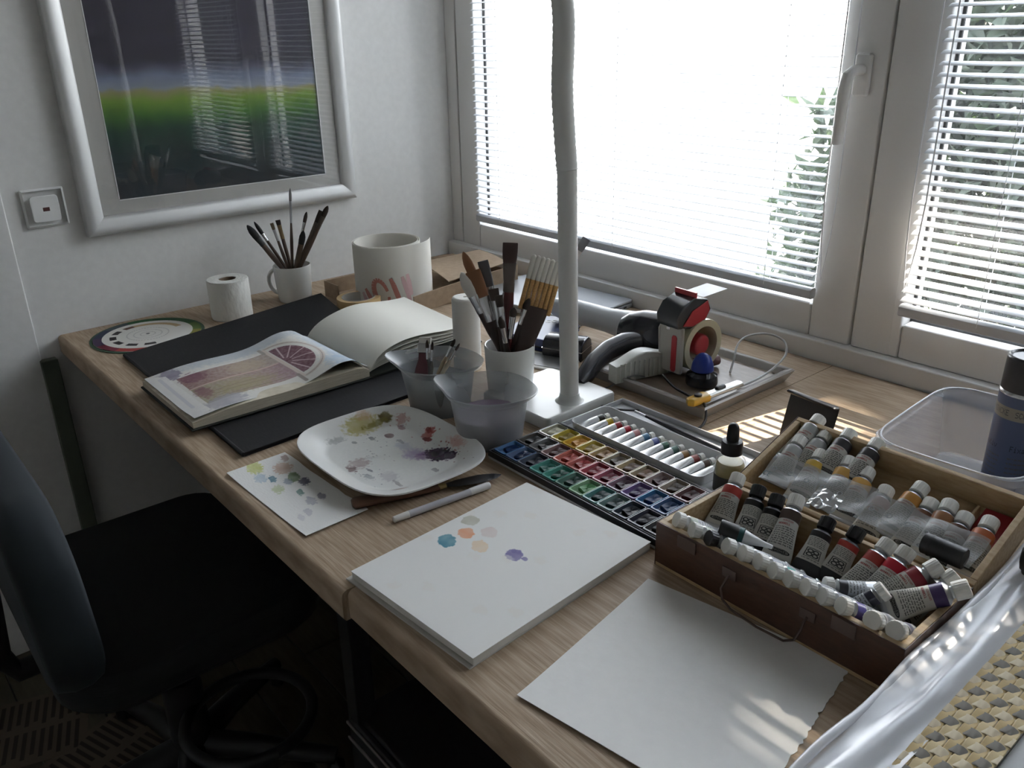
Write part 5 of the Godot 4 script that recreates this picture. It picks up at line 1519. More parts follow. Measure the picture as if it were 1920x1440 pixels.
	for q in [["slim brush with a dark handle and white tip standing in the grey water", Vector3(-1.1215, 0.7830, -0.7490), Vector3(-1.1269, 0.862, -0.7583), 0.0052, mat(lin(0.05, 0.045, 0.04), 0.4)], ["slim grey brush next to the dark one in the grey water", Vector3(-1.1128, 0.7860, -0.7500), Vector3(-1.1128, 0.862, -0.7594), 0.0050, mat(lin(0.12, 0.11, 0.10), 0.4)], ["thin tan handled brush slanting right in the grey water", Vector3(-1.1131, 0.7870, -0.7570), Vector3(-1.0950, 0.863, -0.7934), 0.0062, mat(lin(0.42, 0.32, 0.21), 0.4)], ["thinnest pale brush slanting right in the grey water", Vector3(-1.1095, 0.7840, -0.7580), Vector3(-1.0833, 0.858, -0.7941), 0.0042, mat(lin(0.50, 0.42, 0.32), 0.4)]]:
		brush("small_brush", q[0], g, q[1], q[2], q[3], 0.014, 0.018, 0.2, q[4], sable, 1.0)

# ---------------------------------------------------------------- things along the window
func build_back_clutter() -> void:
	var kraft := tri_world(textured(noise_tex(0.04, [[0.0, lin(0.28, 0.20, 0.13)], [1.0, lin(0.37, 0.27, 0.18)]], 256, 101), 0.85), Vector3.ONE * 5)
	# cardboard box with folded flaps, the coil stands in it
	var o := thing("cardboard_box", "low open cardboard box with a raised flap in the window corner", "box", Vector3(-1.86, DESK, -0.955))
	part(o, "base", G.new().box(Vector3(0.135, 0.0015, -0.20), Vector3(0.27, 0.003, 0.40)), kraft)
	part(o, "left_wall", G.new().box(Vector3(0.0015, 0.021, -0.20), Vector3(0.003, 0.036, 0.40)), kraft)
	part(o, "near_wall", G.new().box(Vector3(0.035, 0.021, -0.0015), Vector3(0.064, 0.036, 0.003)), kraft)
	part(o, "right_wall", G.new().slab(1, 8, func(u, v): return Vector3(0.270 + 0.003 * u + 0.02 * v * v, 0.058 - 0.012 * v, -0.40 + 0.33 * v), 0.043), kraft)
	part(o, "far_wall", G.new().box(Vector3(0.135, 0.0205, -0.3985), Vector3(0.264, 0.035, 0.003)), kraft)
	part(o, "flap", G.new().slab(10, 8, func(u, v): return Vector3(0.045 + 0.205 * u, 0.048 + 0.006 * sin(u * 3.0) + 0.016 * smoothstep(0.8, 1.0, u) * (1.0 - v), -0.405 + 0.205 * v - 0.05 * (1.0 - u)), 0.002), kraft)
	# closed laptop
	o = thing("laptop", "closed silver laptop lying by the window", "laptop", Vector3(-1.43, DESK, -1.315), 0.10)
	var grey := mat(lin(0.36, 0.37, 0.38), 0.4, 0.5)
	part(o, "base", G.new().prism(G.rrect(0.345, 0.215, 0.010, 4), 0.001, 0.0115, 0.002), grey)
	part(o, "lid", G.new().at(Vector3(0, 0, 0)).prism(G.rrect(0.345, 0.215, 0.010, 4), 0.0130, 0.0195, 0.002), grey)
	part(o, "hinge_gap", G.new().prism(G.rrect(0.338, 0.208, 0.008, 3), 0.0113, 0.0132), M.black)
	for k in 3:
		part(o, "port", G.new().box(Vector3(0.1722, 0.0065, -0.03 - 0.022 * k), Vector3(0.0012, 0.004, 0.011)), M.black)
	# navy box with silver lettering, on a pale tray
	o = thing("navy_box", "flat navy blue box with white lettering behind the lamp", "box", Vector3(-1.262, DESK, -1.135), 0.30)
	part(o, "shell", G.new().box(Vector3(0, 0.013, 0), Vector3(0.115, 0.026, 0.150), 0.003), mat(lin(0.03, 0.045, 0.13), 0.35))
	part(o, "edge", G.new().box(Vector3(0, 0.010, 0), Vector3(0.1165, 0.004, 0.1515), 0.001), M.black)
	var tm := TextMesh.new()
	tm.text = "NCC"
	tm.font_size = 20
	tm.pixel_size = 0.0010
	tm.depth = 0.0005
	var tx := part(o, "lettering", tm, mat(lin(0.6, 0.6, 0.62), 0.4))
	tx.transform = Transform3D(Basis(Vector3.UP, 0.5) * Basis(Vector3.RIGHT, -PI / 2), Vector3(0.0, 0.0263, -0.035))
	o = thing("spectacles_case", "black rounded case lying behind the lamp pole", "case", Vector3(-1.105, DESK, -1.120), 0.42)
	part(o, "shell", G.new().profile([Vector2(-0.026, 0.0), Vector2(0.026, 0.0), Vector2(0.030, 0.012), Vector2(0.026, 0.034), Vector2(0.012, 0.042), Vector2(-0.012, 0.042), Vector2(-0.026, 0.034), Vector2(-0.030, 0.012)], Vector3(-0.085, 0, 0), Vector3.BACK, Vector3.UP, Vector3.RIGHT, 0.085, 0.003), mat(lin(0.014, 0.014, 0.02), 0.25))
	part(o, "seam", G.new().box(Vector3(-0.0425, 0.021, 0), Vector3(0.086, 0.0012, 0.0605)), M.steel)
	# hair dryer: pale barrel, black fan end and handle
	o = thing("hair_dryer", "black and pale grey hair dryer lying beside the tape gun", "hair dryer", Vector3(-1.06, DESK, -1.165))
	var shell := mat(lin(0.50, 0.52, 0.54), 0.3)
	var gloss := mat(lin(0.012, 0.012, 0.018), 0.2)
	var barrel := [Vector3(-0.175, 0.052, -0.035), Vector3(-0.13, 0.052, -0.042), Vector3(-0.08, 0.050, -0.050), Vector3(-0.03, 0.050, -0.055), Vector3(0.015, 0.050, -0.058), Vector3(0.045, 0.050, -0.060)]
	part(o, "barrel", G.new().tube(barrel, [0.026, 0.025, 0.025, 0.030, 0.037, 0.034], 28), shell)
	part(o, "nozzle", G.new().tube([Vector3(-0.215, 0.052, -0.031), Vector3(-0.172, 0.052, -0.0352)], [0.019, 0.0265], 24), shell)
	part(o, "fan_housing", G.new().tube([Vector3(-0.012, 0.050, -0.020), Vector3(0.004, 0.050, -0.026), Vector3(0.030, 0.050, -0.036), Vector3(0.060, 0.050, -0.046), Vector3(0.082, 0.050, -0.054), Vector3(0.094, 0.050, -0.058)], [0.030, 0.042, 0.0485, 0.0485, 0.042, 0.028], 30), gloss)
	part(o, "rear_grille", G.new().tube([Vector3(0.085, 0.052, -0.062), Vector3(0.105, 0.052, -0.069)], [0.040, 0.034], 28), shell)
	part(o, "handle", G.new().tube([Vector3(0.045, 0.048, -0.01), Vector3(0.040, 0.052, 0.035), Vector3(0.038, 0.047, 0.075), Vector3(0.046, 0.036, 0.118), Vector3(0.060, 0.024, 0.155), Vector3(0.070, 0.017, 0.180)], [0.022, 0.0195, 0.0185, 0.0180, 0.0165, 0.011], 20), gloss)
	part(o, "cable", G.new().tube([Vector3(0.070, 0.014, 0.176), Vector3(0.085, 0.006, 0.200), Vector3(0.12, 0.004, 0.205), Vector3(0.17, 0.004, 0.19), Vector3(0.20, 0.004, 0.165)], 0.003, 8), M.black)
	# ribbed pale plastic scrubber
	o = thing("nail_brush", "pale grey ribbed plastic brush with a wavy back", "brush", Vector3(-0.945, 0.7555, -1.098), 1.32)
	var pale := mat(lin(0.50, 0.51, 0.47), 0.4)
	var outline := []
	for i in 15:
		var q := float(i) / 14
		outline.append(Vector2(-0.060 + 0.12 * q, 0.040 + 0.008 * sin(q * 6.0 - 1.4) * 1.0 + 0.006 * q))
	outline.reverse()
	part(o, "back", G.new().profile([Vector2(-0.060, 0.0), Vector2(0.060, 0.0)] + outline, Vector3(0, 0, -0.016), Vector3.RIGHT, Vector3.UP, Vector3.BACK, 0.028, 0.002), pale)
	for i in 11:
		part(o, "rib", G.new().box(Vector3(-0.051 + 0.0102 * i, 0.0205, 0.0130), Vector3(0.0040, 0.034, 0.0034), 0.0008), pale)
	# wooden tray with pale bevelled rim
	o = thing("wooden_tray", "square wooden tray with a pale sloping rim holding tools", "tray", Vector3(-0.905, DESK, -1.180))
	var tray_wood := tri_world(textured(noise_tex(0.02, [[0.0, lin(0.16, 0.12, 0.085)], [1.0, lin(0.25, 0.19, 0.14)]], 256, 111), 0.35), Vector3(5, 5, 20))
	var rim_m := mat(lin(0.34, 0.32, 0.30), 0.25)
	var tw := 0.285
	var td := 0.262
	part(o, "floor", G.new().box(Vector3(0, 0.0125, 0), Vector3(tw - 0.03, 0.004, td - 0.03)), tray_wood)
	var cor := [Vector2(-tw / 2, td / 2), Vector2(tw / 2, td / 2), Vector2(tw / 2, -td / 2), Vector2(-tw / 2, -td / 2)]
	var dir := [Vector2(1, -1), Vector2(-1, -1), Vector2(-1, 1), Vector2(1, 1)]
	for s in 4:
		var rings := []
		for e in [s, (s + 1) % 4]:
			var r := PackedVector3Array()
			for q in [Vector2(0.012, 0.0), Vector2(0.0, 0.023), Vector2(0.003, 0.0255), Vector2(0.013, 0.0235), Vector2(0.024, 0.0105), Vector2(0.022, 0.0)]:
				var p2: Vector2 = cor[e] + dir[e] * q.x
				r.append(Vector3(p2.x, q.y, p2.y))
			rings.append(r)
		part(o, "rim", G.new().loft(rings).solid(), rim_m)
	# packing tape gun standing in the tray
	o = thing("tape_gun", "packing tape dispenser with a clear tape roll and red sides", "tape dispenser", Vector3(-0.905, 0.7550, -1.185), 1.50)
	var red := mat(lin(0.42, 0.030, 0.040), 0.3)
	var putty := mat(lin(0.40, 0.38, 0.34), 0.4)
	part(o, "frame_plate", G.new().profile([Vector2(-0.052, 0.010), Vector2(0.010, 0.004), Vector2(0.030, 0.02), Vector2(0.030, 0.075), Vector2(0.005, 0.098), Vector2(-0.045, 0.108), Vector2(-0.058, 0.09)], Vector3(0, 0, -0.027), Vector3.RIGHT, Vector3.UP, Vector3.BACK, 0.004, 0.001), putty)
	part(o, "front_cheek", G.new().box(Vector3(-0.050, 0.056, 0.001), Vector3(0.010, 0.088, 0.054), 0.003), putty)
	part(o, "red_inlay", G.new().profile([Vector2(-0.006, 0.020), Vector2(-0.003, 0.016), Vector2(0.003, 0.016), Vector2(0.006, 0.020), Vector2(0.006, 0.080), Vector2(0.003, 0.084), Vector2(-0.003, 0.084), Vector2(-0.006, 0.080)], Vector3(-0.0552, 0, 0.012), Vector3.FORWARD, Vector3.UP, Vector3.LEFT, 0.001), red)
	part(o, "screw", G.new().box(Vector3(-0.0555, 0.094, -0.004), Vector3(0.002, 0.006, 0.008), 0.0006), M.steel)
	var spin := Basis(Vector3.RIGHT, PI / 2)
	var rr := G.new()
	rr.x = Transform3D(spin, Vector3(0.004, 0.056, -0.020))
	rr.lathe([[0.036, 0.0], [0.0485, 0.0], [0.049, 0.001], [0.049, 0.047], [0.0485, 0.048], [0.036, 0.048], [0.036, 0.0]], 44, false, false)
	part(o, "tape_roll", rr, mat(lin(0.56, 0.53, 0.38), 0.22))
	var hub := G.new()
	hub.x = Transform3D(spin, Vector3(0.004, 0.056, -0.024))
	hub.lathe([[0.0345, 0.0], [0.0345, 0.006], [0.020, 0.007], [0.020, 0.047], [0.016, 0.0505], [0.005, 0.051]], 32)
	part(o, "hub", hub, red)
	part(o, "roller_hood", G.new().profile([Vector2(-0.062, 0.100), Vector2(-0.030, 0.094), Vector2(0.008, 0.104), Vector2(0.020, 0.122), Vector2(0.010, 0.142), Vector2(-0.022, 0.150), Vector2(-0.052, 0.140), Vector2(-0.066, 0.120)], Vector3(0, 0, -0.026), Vector3.RIGHT, Vector3.UP, Vector3.BACK, 0.052, 0.002), mat(lin(0.05, 0.055, 0.06), 0.18, 0.3))
	part(o, "hood_cheek", G.new().profile([Vector2(-0.052, 0.104), Vector2(-0.028, 0.099), Vector2(0.004, 0.107), Vector2(0.014, 0.122), Vector2(0.008, 0.140), Vector2(-0.030, 0.128)], Vector3(0, 0, 0.0262), Vector3.RIGHT, Vector3.UP, Vector3.BACK, 0.0022, 0.0006), red)
	part(o, "blade", G.new().box(Vector3(-0.020, 0.1525, 0), Vector3(0.004, 0.012, 0.050), 0.0004), red)
	part(o, "loose_tape", G.new().slab(4, 2, func(u, v): return Vector3(0.0 + 0.062 * u, 0.147 + 0.004 * u, -0.024 + 0.048 * v), 0.0003), milky(lin(0.72, 0.73, 0.74), 0.45, 0.26))
	part(o, "grip", G.new().tube([Vector3(0.01, 0.012, 0), Vector3(0.035, 0.012, 0.012), Vector3(0.060, 0.012, 0.016)], [0.010, 0.011, 0.010], 16), mat(lin(0.14, 0.05, 0.05), 0.4))
	# blue cap on a dark jar
	o = thing("ink_jar", "small dark jar with a bright blue cap in the tray", "jar", Vector3(-0.848, 0.7550, -1.150))
	part(o, "glass", G.new().lathe([[0.022, 0.0], [0.0275, 0.002], [0.0285, 0.006], [0.027, 0.020], [0.018, 0.026], [0.0165, 0.029]], 28), mat(lin(0.012, 0.012, 0.018), 0.1))
	part(o, "cap", G.new().lathe([[0.0195, 0.0275], [0.020, 0.029], [0.0185, 0.040], [0.0135, 0.052], [0.006, 0.058], [0.001, 0.059]], 28), mat(lin(0.012, 0.035, 0.26), 0.3))
	# snap-off cutter, yellow end
	o = thing("box_cutter", "yellow and silver box cutter resting on the tray rim", "cutter", Vector3(-0.782, 0.7700, -1.098), 1.50)
	part(o, "body", G.new().box(Vector3(0.022, 0.004, 0), Vector3(0.092, 0.010, 0.017), 0.003), mat(lin(0.62, 0.62, 0.60), 0.25, 0.6))
	part(o, "end_cap", G.new().prism([Vector2(-0.058, -0.009), Vector2(-0.020, -0.0105), Vector2(-0.014, 0.0), Vector2(-0.020, 0.0105), Vector2(-0.058, 0.009), Vector2(-0.064, 0.0)], -0.004, 0.0095, 0.0025), mat(lin(0.62, 0.36, 0.03), 0.35), "yellow plastic end")
	part(o, "slider", G.new().box(Vector3(0.015, 0.0105, 0), Vector3(0.022, 0.006, 0.009), 0.002), M.black)
	part(o, "lock_wheel", G.new().at(Vector3(-0.040, 0.0095, 0)).lathe([[0.0065, 0.0], [0.0065, 0.003], [0.005, 0.004]], 18), M.black)
	# loops of cable
	o = thing("grey_cable", "thin pale grey cable standing in a loop above the tray", "cable", Vector3(-0.845, 0.7565, -1.23))
	var loop := [Vector3(0.0, 0.0, 0.0), Vector3(-0.008, 0.018, -0.02), Vector3(-0.020, 0.036, -0.045), Vector3(-0.022, 0.046, -0.075), Vector3(0.0, 0.050, -0.105), Vector3(0.035, 0.044, -0.110), Vector3(0.058, 0.030, -0.085), Vector3(0.062, 0.016, -0.045), Vector3(0.060, 0.006, 0.0), Vector3(0.052, 0.0, 0.05)]
	part(o, "lead", G.new().tube(smooth(loop, 60), 0.0021, 8), mat(lin(0.42, 0.42, 0.42), 0.4))
	o = thing("black_cable", "black cable running from the tray across to the pan box", "cable", Vector3(-0.80, 0.7425, -1.03))
	part(o, "lead", G.new().tube(smooth([Vector3(-0.10, 0.027, -0.075), Vector3(-0.05, 0.025, -0.05), Vector3(0.0, 0.0265, -0.035), Vector3(0.028, 0.024, -0.03), Vector3(0.045, 0.008, -0.012), Vector3(0.05, 0.002, 0.012), Vector3(0.04, 0.0015, 0.024)], 50), 0.0024, 8), M.black)
	o = thing("charger_cable", "thin dark cable tangled between lamp and tray", "cable", Vector3(-1.00, 0.7425, -1.02))
	part(o, "lead", G.new().tube(smooth([Vector3(-0.08, 0.0015, -0.03), Vector3(-0.02, 0.0015, 0.01), Vector3(0.03, 0.0015, -0.01), Vector3(0.05, 0.018, -0.032), Vector3(0.07, 0.0285, -0.042), Vector3(0.085, 0.028, -0.055)], 50), 0.0016, 8), mat(lin(0.10, 0.10, 0.10), 0.4))
	# pale flat sheet with raised side behind the mug
	o = thing("picture_board", "small pale bordered board lying behind the brush mug", "board", Vector3(-1.145, DESK, -1.045), 0.35)
	part(o, "panel", G.new().box(Vector3(0, 0.002, 0), Vector3(0.12, 0.004, 0.08), 0.0008), mat(lin(0.50, 0.48, 0.44), 0.5))
	part(o, "picture", G.new().box(Vector3(0, 0.0042, 0), Vector3(0.100, 0.0012, 0.060)), mat(lin(0.10, 0.10, 0.10), 0.4))

func smooth(pts: Array, n: int) -> Array:
	var c := Curve3D.new()
	for i in pts.size():
		var d: Vector3 = (pts[mini(i + 1, pts.size() - 1)] - pts[maxi(i - 1, 0)]) / 6.0
		c.add_point(pts[i], -d, d)
	var a := []
	for i in n + 1:
		a.append(c.sample_baked(c.get_baked_length() * i / n, true))
	return a

# flat band cross-section
func band_ring(c: Vector3, u: Vector3, r: float) -> PackedVector3Array:
	var a := PackedVector3Array()
	for q in [Vector2(1, -0.4), Vector2(1, 0.4), Vector2(0.85, 1), Vector2(-0.85, 1), Vector2(-1, 0.4), Vector2(-1, -0.4), Vector2(-0.85, -1), Vector2(0.85, -1)]:
		a.append(c + u * (q.x * r) + Vector3.UP * (q.y * 0.0008))
	return a

# ---------------------------------------------------------------- right-hand side
func build_right_side() -> void:
	# palette knife under the plate and white pen
	var o := thing("palette_knife", "palette knife with a brown wooden handle beside the plate", "knife", Vector3.ZERO)
	part(o, "handle", G.new().loft([oval(0.0, 0.008, 0.004), oval(0.004, 0.0125, 0.0065), oval(0.03, 0.0125, 0.0068), oval(0.08, 0.0105, 0.0062), oval(0.118, 0.0075, 0.005), oval(0.124, 0.006, 0.004)]), mat(lin(0.15, 0.075, 0.045), 0.4))
	part(o, "ferrule", G.new().loft([oval(0.122, 0.0062, 0.0045), oval(0.134, 0.005, 0.003)]), mat(lin(0.5, 0.4, 0.2), 0.3, 0.9))
	part(o, "blade", G.new().loft([oval(0.132, 0.004, 0.0014), oval(0.150, 0.010, 0.0008), oval(0.185, 0.0125, 0.0007), oval(0.208, 0.008, 0.0006), oval(0.217, 0.001, 0.0005)]), mat(lin(0.05, 0.05, 0.055), 0.3, 0.7))
	place(o, Vector3(-0.9160, 0.7475, -0.4770), Vector3(-0.8420, 0.7475, -0.6800), Vector3.UP, 0.2161)
	o = thing("white_pen", "slim white marker pen lying between plate and paper block", "pen", Vector3.ZERO)
	part(o, "barrel", G.new().lathe([[0.0044, 0.012], [0.0049, 0.020], [0.0049, 0.122], [0.0046, 0.124]], 18), mat(lin(0.50, 0.49, 0.52), 0.3))
	part(o, "end_plug", G.new().lathe([[0.0032, 0.0], [0.0044, 0.001], [0.0050, 0.022], [0.0047, 0.024]], 18), mat(lin(0.72, 0.70, 0.66), 0.4))
	part(o, "cap", G.new().lathe([[0.0051, 0.120], [0.0053, 0.121], [0.0053, 0.150], [0.0046, 0.153]], 18), mat(lin(0.74, 0.73, 0.72), 0.3))
	place(o, Vector3(-0.8450, 0.7455, -0.4980), Vector3(-0.8320, 0.7455, -0.6510), Vector3.UP, 0.153)
	# translucent storage box with the spray can in it
	o = thing("storage_box", "empty translucent plastic storage box behind the paint case", "storage box", Vector3(-0.378, DESK, -1.130), 0.05)
	var frost := milky(lin(0.62, 0.65, 0.72), 0.36, 0.26)
	var rings := []
	for l in [[0.80, 0.0], [0.83, 0.002], [0.975, 0.088], [1.01, 0.090], [1.03, 0.091], [1.03, 0.100], [1.005, 0.101], [1.0, 0.0995], [0.99, 0.094], [0.955, 0.088], [0.815, 0.0045], [0.79, 0.003], [0.3, 0.003]]:
		var r := PackedVector3Array()
		for q in G.rrect(0.180 * l[0], 0.255 * (1.0 - (1.0 - l[0]) * 0.7), 0.030 * l[0], 6):
			r.append(Vector3(q.x, l[1], -q.y))
		rings.append(r)
	part(o, "tub", G.new().loft(rings), frost)
	part(o, "rim_bead", G.new().tube(smooth(range(33).map(func(i): return Vector3(0.0926 * signf(cos(TAU * i / 32)) * pow(absf(cos(TAU * i / 32)), 0.42), 0.1005, 0.1306 * signf(sin(TAU * i / 32)) * pow(absf(sin(TAU * i / 32)), 0.36))), 96), 0.0013, 6), mat(lin(0.72, 0.74, 0.78), 0.3))
	o = thing("spray_can", "blue fixative spray can with a black cap standing in the storage box", "spray can", Vector3(-0.345, DESK + 0.0035, -1.168))
	part(o, "base_rim", G.new().lathe([[0.030, 0.0], [0.0312, 0.001], [0.0312, 0.004], [0.030, 0.005]], 36), M.steel)
	var im := canvas(512, 256, Color(0.30, 0.34, 0.44))
	im.fill_rect(Rect2i(0, 28, 512, 30), Color(0.55, 0.52, 0.45))
	for s in 4:
		write(im, "SCHMINCKE", s * 128 + 8, 35, Color(0.26, 0.24, 0.22), 2)
		write(im, "Fixativ", s * 128 + 14, 120, Color(0.10, 0.12, 0.18), 2)
		for i in 7:
			fine_print(im, s * 128 + 12, 150 + i * 12, 100, i + s)
	part(o, "body", G.new().lathe([[0.031, 0.004], [0.031, 0.150]], 40, false, false), printed(im, 0.3, 0.5))
	part(o, "dome", G.new().lathe([[0.0315, 0.149], [0.0315, 0.152], [0.028, 0.158], [0.026, 0.160]], 36), M.steel)
	part(o, "cap", G.new().lathe([[0.0300, 0.153], [0.0306, 0.154], [0.0302, 0.196], [0.0292, 0.199], [0.027, 0.2000], [0.0255, 0.199], [0.024, 0.1972], [0.004, 0.1972]], 36), mat(lin(0.016, 0.016, 0.020), 0.3))
	# wrapped pad: white sheets and a woven mat in crackling film
	o = thing("wrapped_pad", "stack of white sheets and a woven mat wrapped in clear film", "package", Vector3(-0.247, DESK, -0.50))
	part(o, "sheet_stack", G.new().box(Vector3(0.145, 0.0215, -0.20), Vector3(0.282, 0.041, 0.70), 0.002), mat(lin(0.72, 0.73, 0.74), 0.8))
	var tan_ := mat(lin(0.58, 0.43, 0.20), 0.7)
	var tan2 := mat(lin(0.66, 0.52, 0.28), 0.7)
	var dk := mat(lin(0.24, 0.22, 0.19), 0.8)
	part(o, "mat_backing", G.new().box(Vector3(0.0765, 0.0435, -0.18), Vector3(0.056, 0.003, 0.62)), dk)
	# flat bands woven over and under each other
	var light_ := mat(lin(0.70, 0.60, 0.42), 0.7)
	for i in 6:
		var g := G.new()
		var rr := []
		for k in 93:
			var c := Vector3(0.0527 + 0.0094 * i, 0.0464 + 0.0009 * clampf(1.8 * sin(PI * (k * 0.5 + i)), -1, 1), 0.128 - 0.00665 * k)
			rr.append(band_ring(c, Vector3.RIGHT, 0.0045))
		part(o, "weft_band", g.loft(rr).solid(), [tan_, tan2][i % 2], "", 30)
	for k in 46:
		var rr := []
		for i in 25:
			var c := Vector3(0.0482 + 0.00235 * i, 0.0464 - 0.0009 * clampf(1.8 * cos(PI * (k + i * 0.25)), -1, 1), 0.1247 - 0.0133 * k)
			rr.append(band_ring(c, Vector3.FORWARD, 0.0062))
		part(o, "warp_band", G.new().loft(rr).solid(), [dk, light_][k % 2], "", 30)
	# film: wrinkled sheet over the left part with a rolled edge
	var film := clear(Color(0.97, 0.98, 1.0), 0.55, 0.24)
	part(o, "film", G.new().slab(22, 90, func(u, v):
		var x: float = lerpf(-0.0005, 0.056, u)
		var zz: float = lerpf(-0.545, 0.145, v)
		var y: float = 0.0475 + 0.007 * sin(PI * minf(1.0, u * 1.1)) * (0.7 + 0.3 * sin(v * 5.0 + 1.0)) + 0.0024 * sin(u * 11.0 + v * 3.0 + 1.2 * sin(v * 9.0)) + 0.0018 * nz(u * 40.0, v * 90.0) + 0.0030 * nz(u * 26.0 + 300.0, v * 34.0 + 200.0) + 0.012 * smoothstep(0.35, 0.0, v) * (1.0 - u)
		return Vector3(x, y, zz), 0.0), film, "", 60)
	part(o, "rolled_edge", G.new().tube(smooth(range(24).map(func(i): return Vector3(0.0015 + 0.0012 * sin(i * 0.9), 0.0485 + 0.010 * smoothstep(14.0, 23.0, float(i)) + 0.002 * sin(i * 1.3), 0.145 - 0.03 * i)), 90), 0.0042, 10), film)
	o = thing("plastic_stopper", "black plastic stopper lying on the wrapped film", "stopper", Vector3(-0.222, 0.7995, -0.905))
	part(o, "grip", G.new().lathe([[0.010, 0.0], [0.0135, 0.002], [0.0150, 0.010], [0.0145, 0.022], [0.012, 0.027], [0.004, 0.028]], 10), M.black, "", 20)
	part(o, "collar", G.new().lathe([[0.0100, -0.004], [0.0105, -0.003], [0.0105, 0.001], [0.0100, 0.002]], 20), M.black)
	# black flat holder behind the case corner
	o = thing("black_holder", "thin black plastic holder standing behind the paint case corner", "holder", Vector3(-0.612, DESK, -1.098), -0.12)
	o.rotation.x = -0.25
	part(o, "plate", G.new().box(Vector3(0, 0.038, 0), Vector3(0.088, 0.076, 0.005), 0.002), M.black)
	part(o, "lip", G.new().box(Vector3(0, 0.074, 0.007), Vector3(0.088, 0.005, 0.016), 0.002), M.black)

# ---------------------------------------------------------------- wall and floor
func build_wall_and_floor_things() -> void:
	# socket plate
	var o := thing("wall_socket", "white square wall plate with a small reddish slot", "wall socket", Vector3(-2.0, 1.0175, -0.4015))
	part(o, "plate", G.new().profile(G.rrect(0.083, 0.080, 0.003, 2), Vector3.ZERO, Vector3.FORWARD, Vector3.UP, Vector3.RIGHT, 0.009, 0.004), M.white)
	part(o, "insert", G.new().profile(G.rrect(0.054, 0.054, 0.007, 4), Vector3(0.0088, -0.002, 0), Vector3.FORWARD, Vector3.UP, Vector3.RIGHT, 0.0022, 0.0008), M.white)
	part(o, "slot", G.new().box(Vector3(0.0110, -0.003, -0.001), Vector3(0.001, 0.008, 0.013), 0.0003), mat(lin(0.06, 0.014, 0.012), 0.5), "dark red slot")
	# colour wheel chart
	var im := canvas(256, 256, Color(0.86, 0.85, 0.82))
	var ring := [Color(0.16, 0.30, 0.20), Color(0.20, 0.38, 0.24), Color(0.30, 0.34, 0.36), Color(0.22, 0.24, 0.32), Color(0.30, 0.24, 0.34), Color(0.46, 0.18, 0.24), Color(0.62, 0.26, 0.24), Color(0.66, 0.36, 0.26), Color(0.60, 0.44, 0.24), Color(0.50, 0.48, 0.24), Color(0.34, 0.42, 0.22), Color(0.20, 0.34, 0.20)]
	for y in 256:
		for x in 256:
			var q := Vector2(x - 128, y - 128) / 128.0
			var k := q.length()
			var a := fposmod(q.angle(), TAU)
			if k > 0.84:
				im.set_pixel(x, y, ring[int(a / TAU * 12) % 12])
			elif k > 0.58 and k < 0.70 and fmod(a * 12 / TAU, 1.0) < 0.62 and int(a / TAU * 12) in [2, 3, 4, 5, 6, 7]:
				im.set_pixel(x, y, Color(0.24, 0.22, 0.22) if int(a / TAU * 12) > 2 else Color(0.42, 0.30, 0.24))
			elif k > 0.58 and k < 0.70 and int(a / TAU * 12) in [0, 1, 11]:
				im.set_pixel(x, y, Color(0.72, 0.62, 0.48))
			elif k < 0.5 and int(k * 40) % 5 == 0 and fmod(a * 7, 1.0) < 0.6:
				im.set_pixel(x, y, Color(0.70, 0.69, 0.67))
	o = thing("colour_wheel", "round paper colour wheel chart at the desk end", "colour wheel", Vector3(-1.862, DESK, -0.520), 2.2)
	var disc := printed(im, 0.8)
	var dg := G.new().lathe([[0.118, 0.0005], [0.118, 0.0016]], 64)
	part(o, "lower_disc", dg, mat(lin(0.045, 0.09, 0.05), 0.7))
	part(o, "upper_disc", G.new().lathe([[0.111, 0.0018], [0.111, 0.0030]], 64, true, true), disc)
	part(o, "rivet", G.new().lathe([[0.004, 0.0028], [0.004, 0.0040], [0.002, 0.0044]], 16), M.steel)
	# office chair: black seat, low padded back, column and foot ring
	o = thing("office_chair", "black upholstered office chair pushed under the desk", "chair", Vector3(-1.345, 0, -0.315))
	var cloth := mat(lin(0.010, 0.011, 0.013), 0.9)
	cloth = bumpy(cloth.duplicate(), noise_tex(0.2, [[0.0, Color.BLACK], [1.0, Color.WHITE]], 128, 121), 0.03)
	var blue := StandardMaterial3D.new()
	blue.albedo_color = lin(0.011, 0.016, 0.020)
	blue.roughness = 0.9
	blue.rim_enabled = true
	blue.rim = 0.15
	part(o, "seat", G.new().prism(G.rrect(0.50, 0.42, 0.09, 6), 0.425, 0.490, 0.022), cloth)
	var br := []
	for l in [[0.80, -0.034], [0.93, -0.028], [1.0, -0.010], [1.0, 0.012], [0.93, 0.032], [0.80, 0.038]]:
		var r := PackedVector3Array()
		for q in G.rrect(0.56 * (1.0 - (1.0 - l[0]) * 0.3), 0.30 * (1.0 - (1.0 - l[0]) * 0.5), 0.10, 7):
			r.append(Vector3(q.x + 0.030, 0.655 + q.y, 0.190 + l[1] + 0.25 * q.y * 0.2))
		br.append(r)
	part(o, "backrest", G.new().loft(br).solid(), blue)
	part(o, "back_support", G.new().tube([Vector3(0.02, 0.42, 0.12), Vector3(0.02, 0.42, 0.235), Vector3(0.02, 0.46, 0.255), Vector3(0.03, 0.60, 0.245)], 0.018, 10), M.black)
	part(o, "column", G.new().tube([Vector3(0, 0.09, 0), Vector3(0, 0.26, 0), Vector3(0, 0.262, 0), Vector3(0, 0.43, 0)], [0.036, 0.036, 0.026, 0.026], 18), M.black)
	var hoop := []
	for i in 37:
		hoop.append(Vector3(0.118 + 0.112 * cos(TAU * i / 36), 0.20, -0.075 + 0.112 * sin(TAU * i / 36)))
	part(o, "foot_ring", G.new().tube(hoop, 0.011, 12, false), M.black)
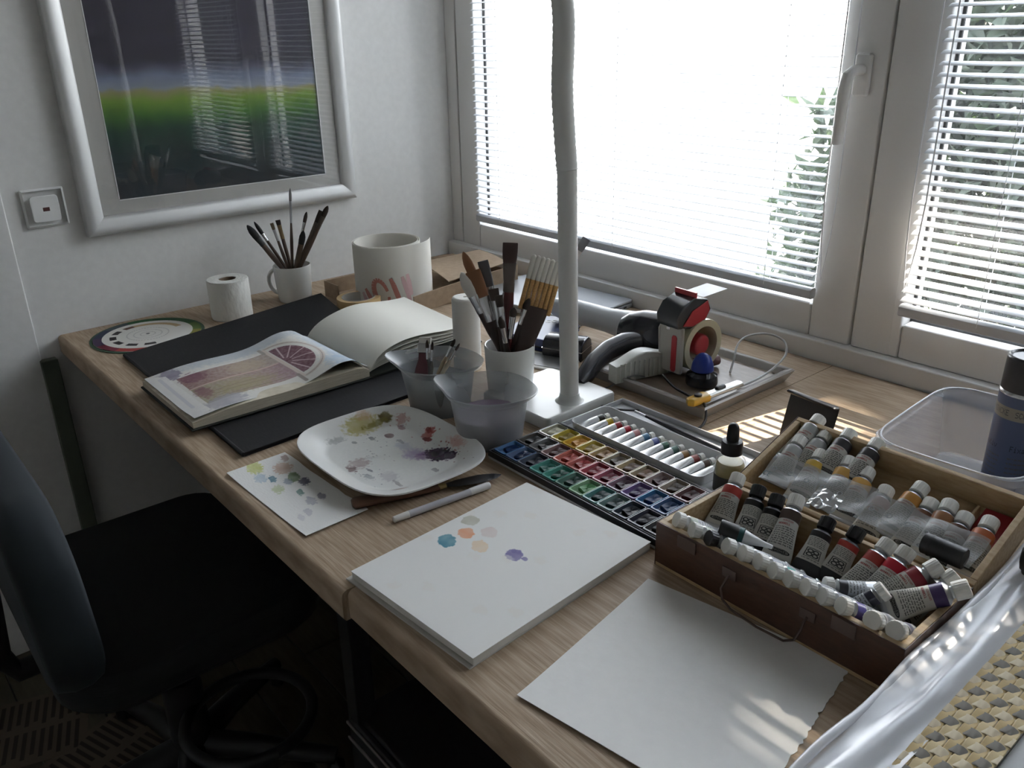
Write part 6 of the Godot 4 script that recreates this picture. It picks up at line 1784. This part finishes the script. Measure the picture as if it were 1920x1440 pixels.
	for k in 5:
		var a := TAU * k / 5 + 0.4
		var d := Vector3(cos(a), 0, sin(a))
		var leg := part(o, "leg", G.new().tube([Vector3(0, 0.095, 0), d * 0.12 + Vector3(0, 0.09, 0), d * 0.27 + Vector3(0, 0.062, 0)], [0.03, 0.022, 0.016], 10), M.black)
		part(leg, "castor", G.new().box(d * 0.27 + Vector3(0, 0.028, 0), Vector3(0.03, 0.054, 0.03), 0.012), M.black)
	# newspapers on the floor
	var nm := canvas(128, 176, Color(0.40, 0.36, 0.31))
	for i in 16:
		for c in 2:
			nm.fill_rect(Rect2i(8 + c * 60, 10 + i * 10, 52 - (i * 7) % 13, 5), Color(0.24, 0.21, 0.19))
	for k in 2:
		o = thing("newspaper", ["printed newspaper page lying on the floor beside the chair", "second printed page lying askew on the floor by the wall"][k], "newspaper", [Vector3(-1.52, 0.0005, -0.20), Vector3(-1.72, 0.0005, -0.06)][k], [0.35, -0.3][k], "newspapers on the floor")
		part(o, "page", G.new().slab(4, 4, func(u, v): return Vector3((u - 0.5) * 0.21, 0.0022 + 0.003 * u * v, (v - 0.5) * 0.29), 0.0012), printed(nm, 0.9))
	# black cabinet with bright strips under the right-hand desk
	o = thing("drawer_cabinet", "black drawer cabinet with two bright metal strips under the desk", "cabinet", Vector3(-0.62, 0, -0.64))
	part(o, "carcass", G.new().box(Vector3(0, 0.225, 0), Vector3(0.50, 0.45, 0.44), 0.004), M.black)
	for k in 3:
		part(o, "drawer_front", G.new().box(Vector3(0, 0.375 - 0.145 * k, 0.224), Vector3(0.494, 0.140, 0.012), 0.003), M.black)
	for k in 2:
		part(o, "metal_strip", G.new().box(Vector3(0, 0.440 - 0.028 * k, 0.2315), Vector3(0.494, 0.005, 0.004), 0.001), mat(lin(0.30, 0.27, 0.25), 0.35, 0.9))
	# board leg of the long desk at the wall
	o = thing("panel_leg", "dark green board standing at the wall under the desk end", "board", Vector3(-1.985, 0, -0.322))
	part(o, "board", G.new().box(Vector3(0, 0.348, -0.016), Vector3(0.022, 0.696, 0.034), 0.002), mat(lin(0.10, 0.115, 0.085), 0.6))
	part(o, "foot", G.new().box(Vector3(0, 0.006, -0.016), Vector3(0.026, 0.012, 0.038), 0.002), M.black)
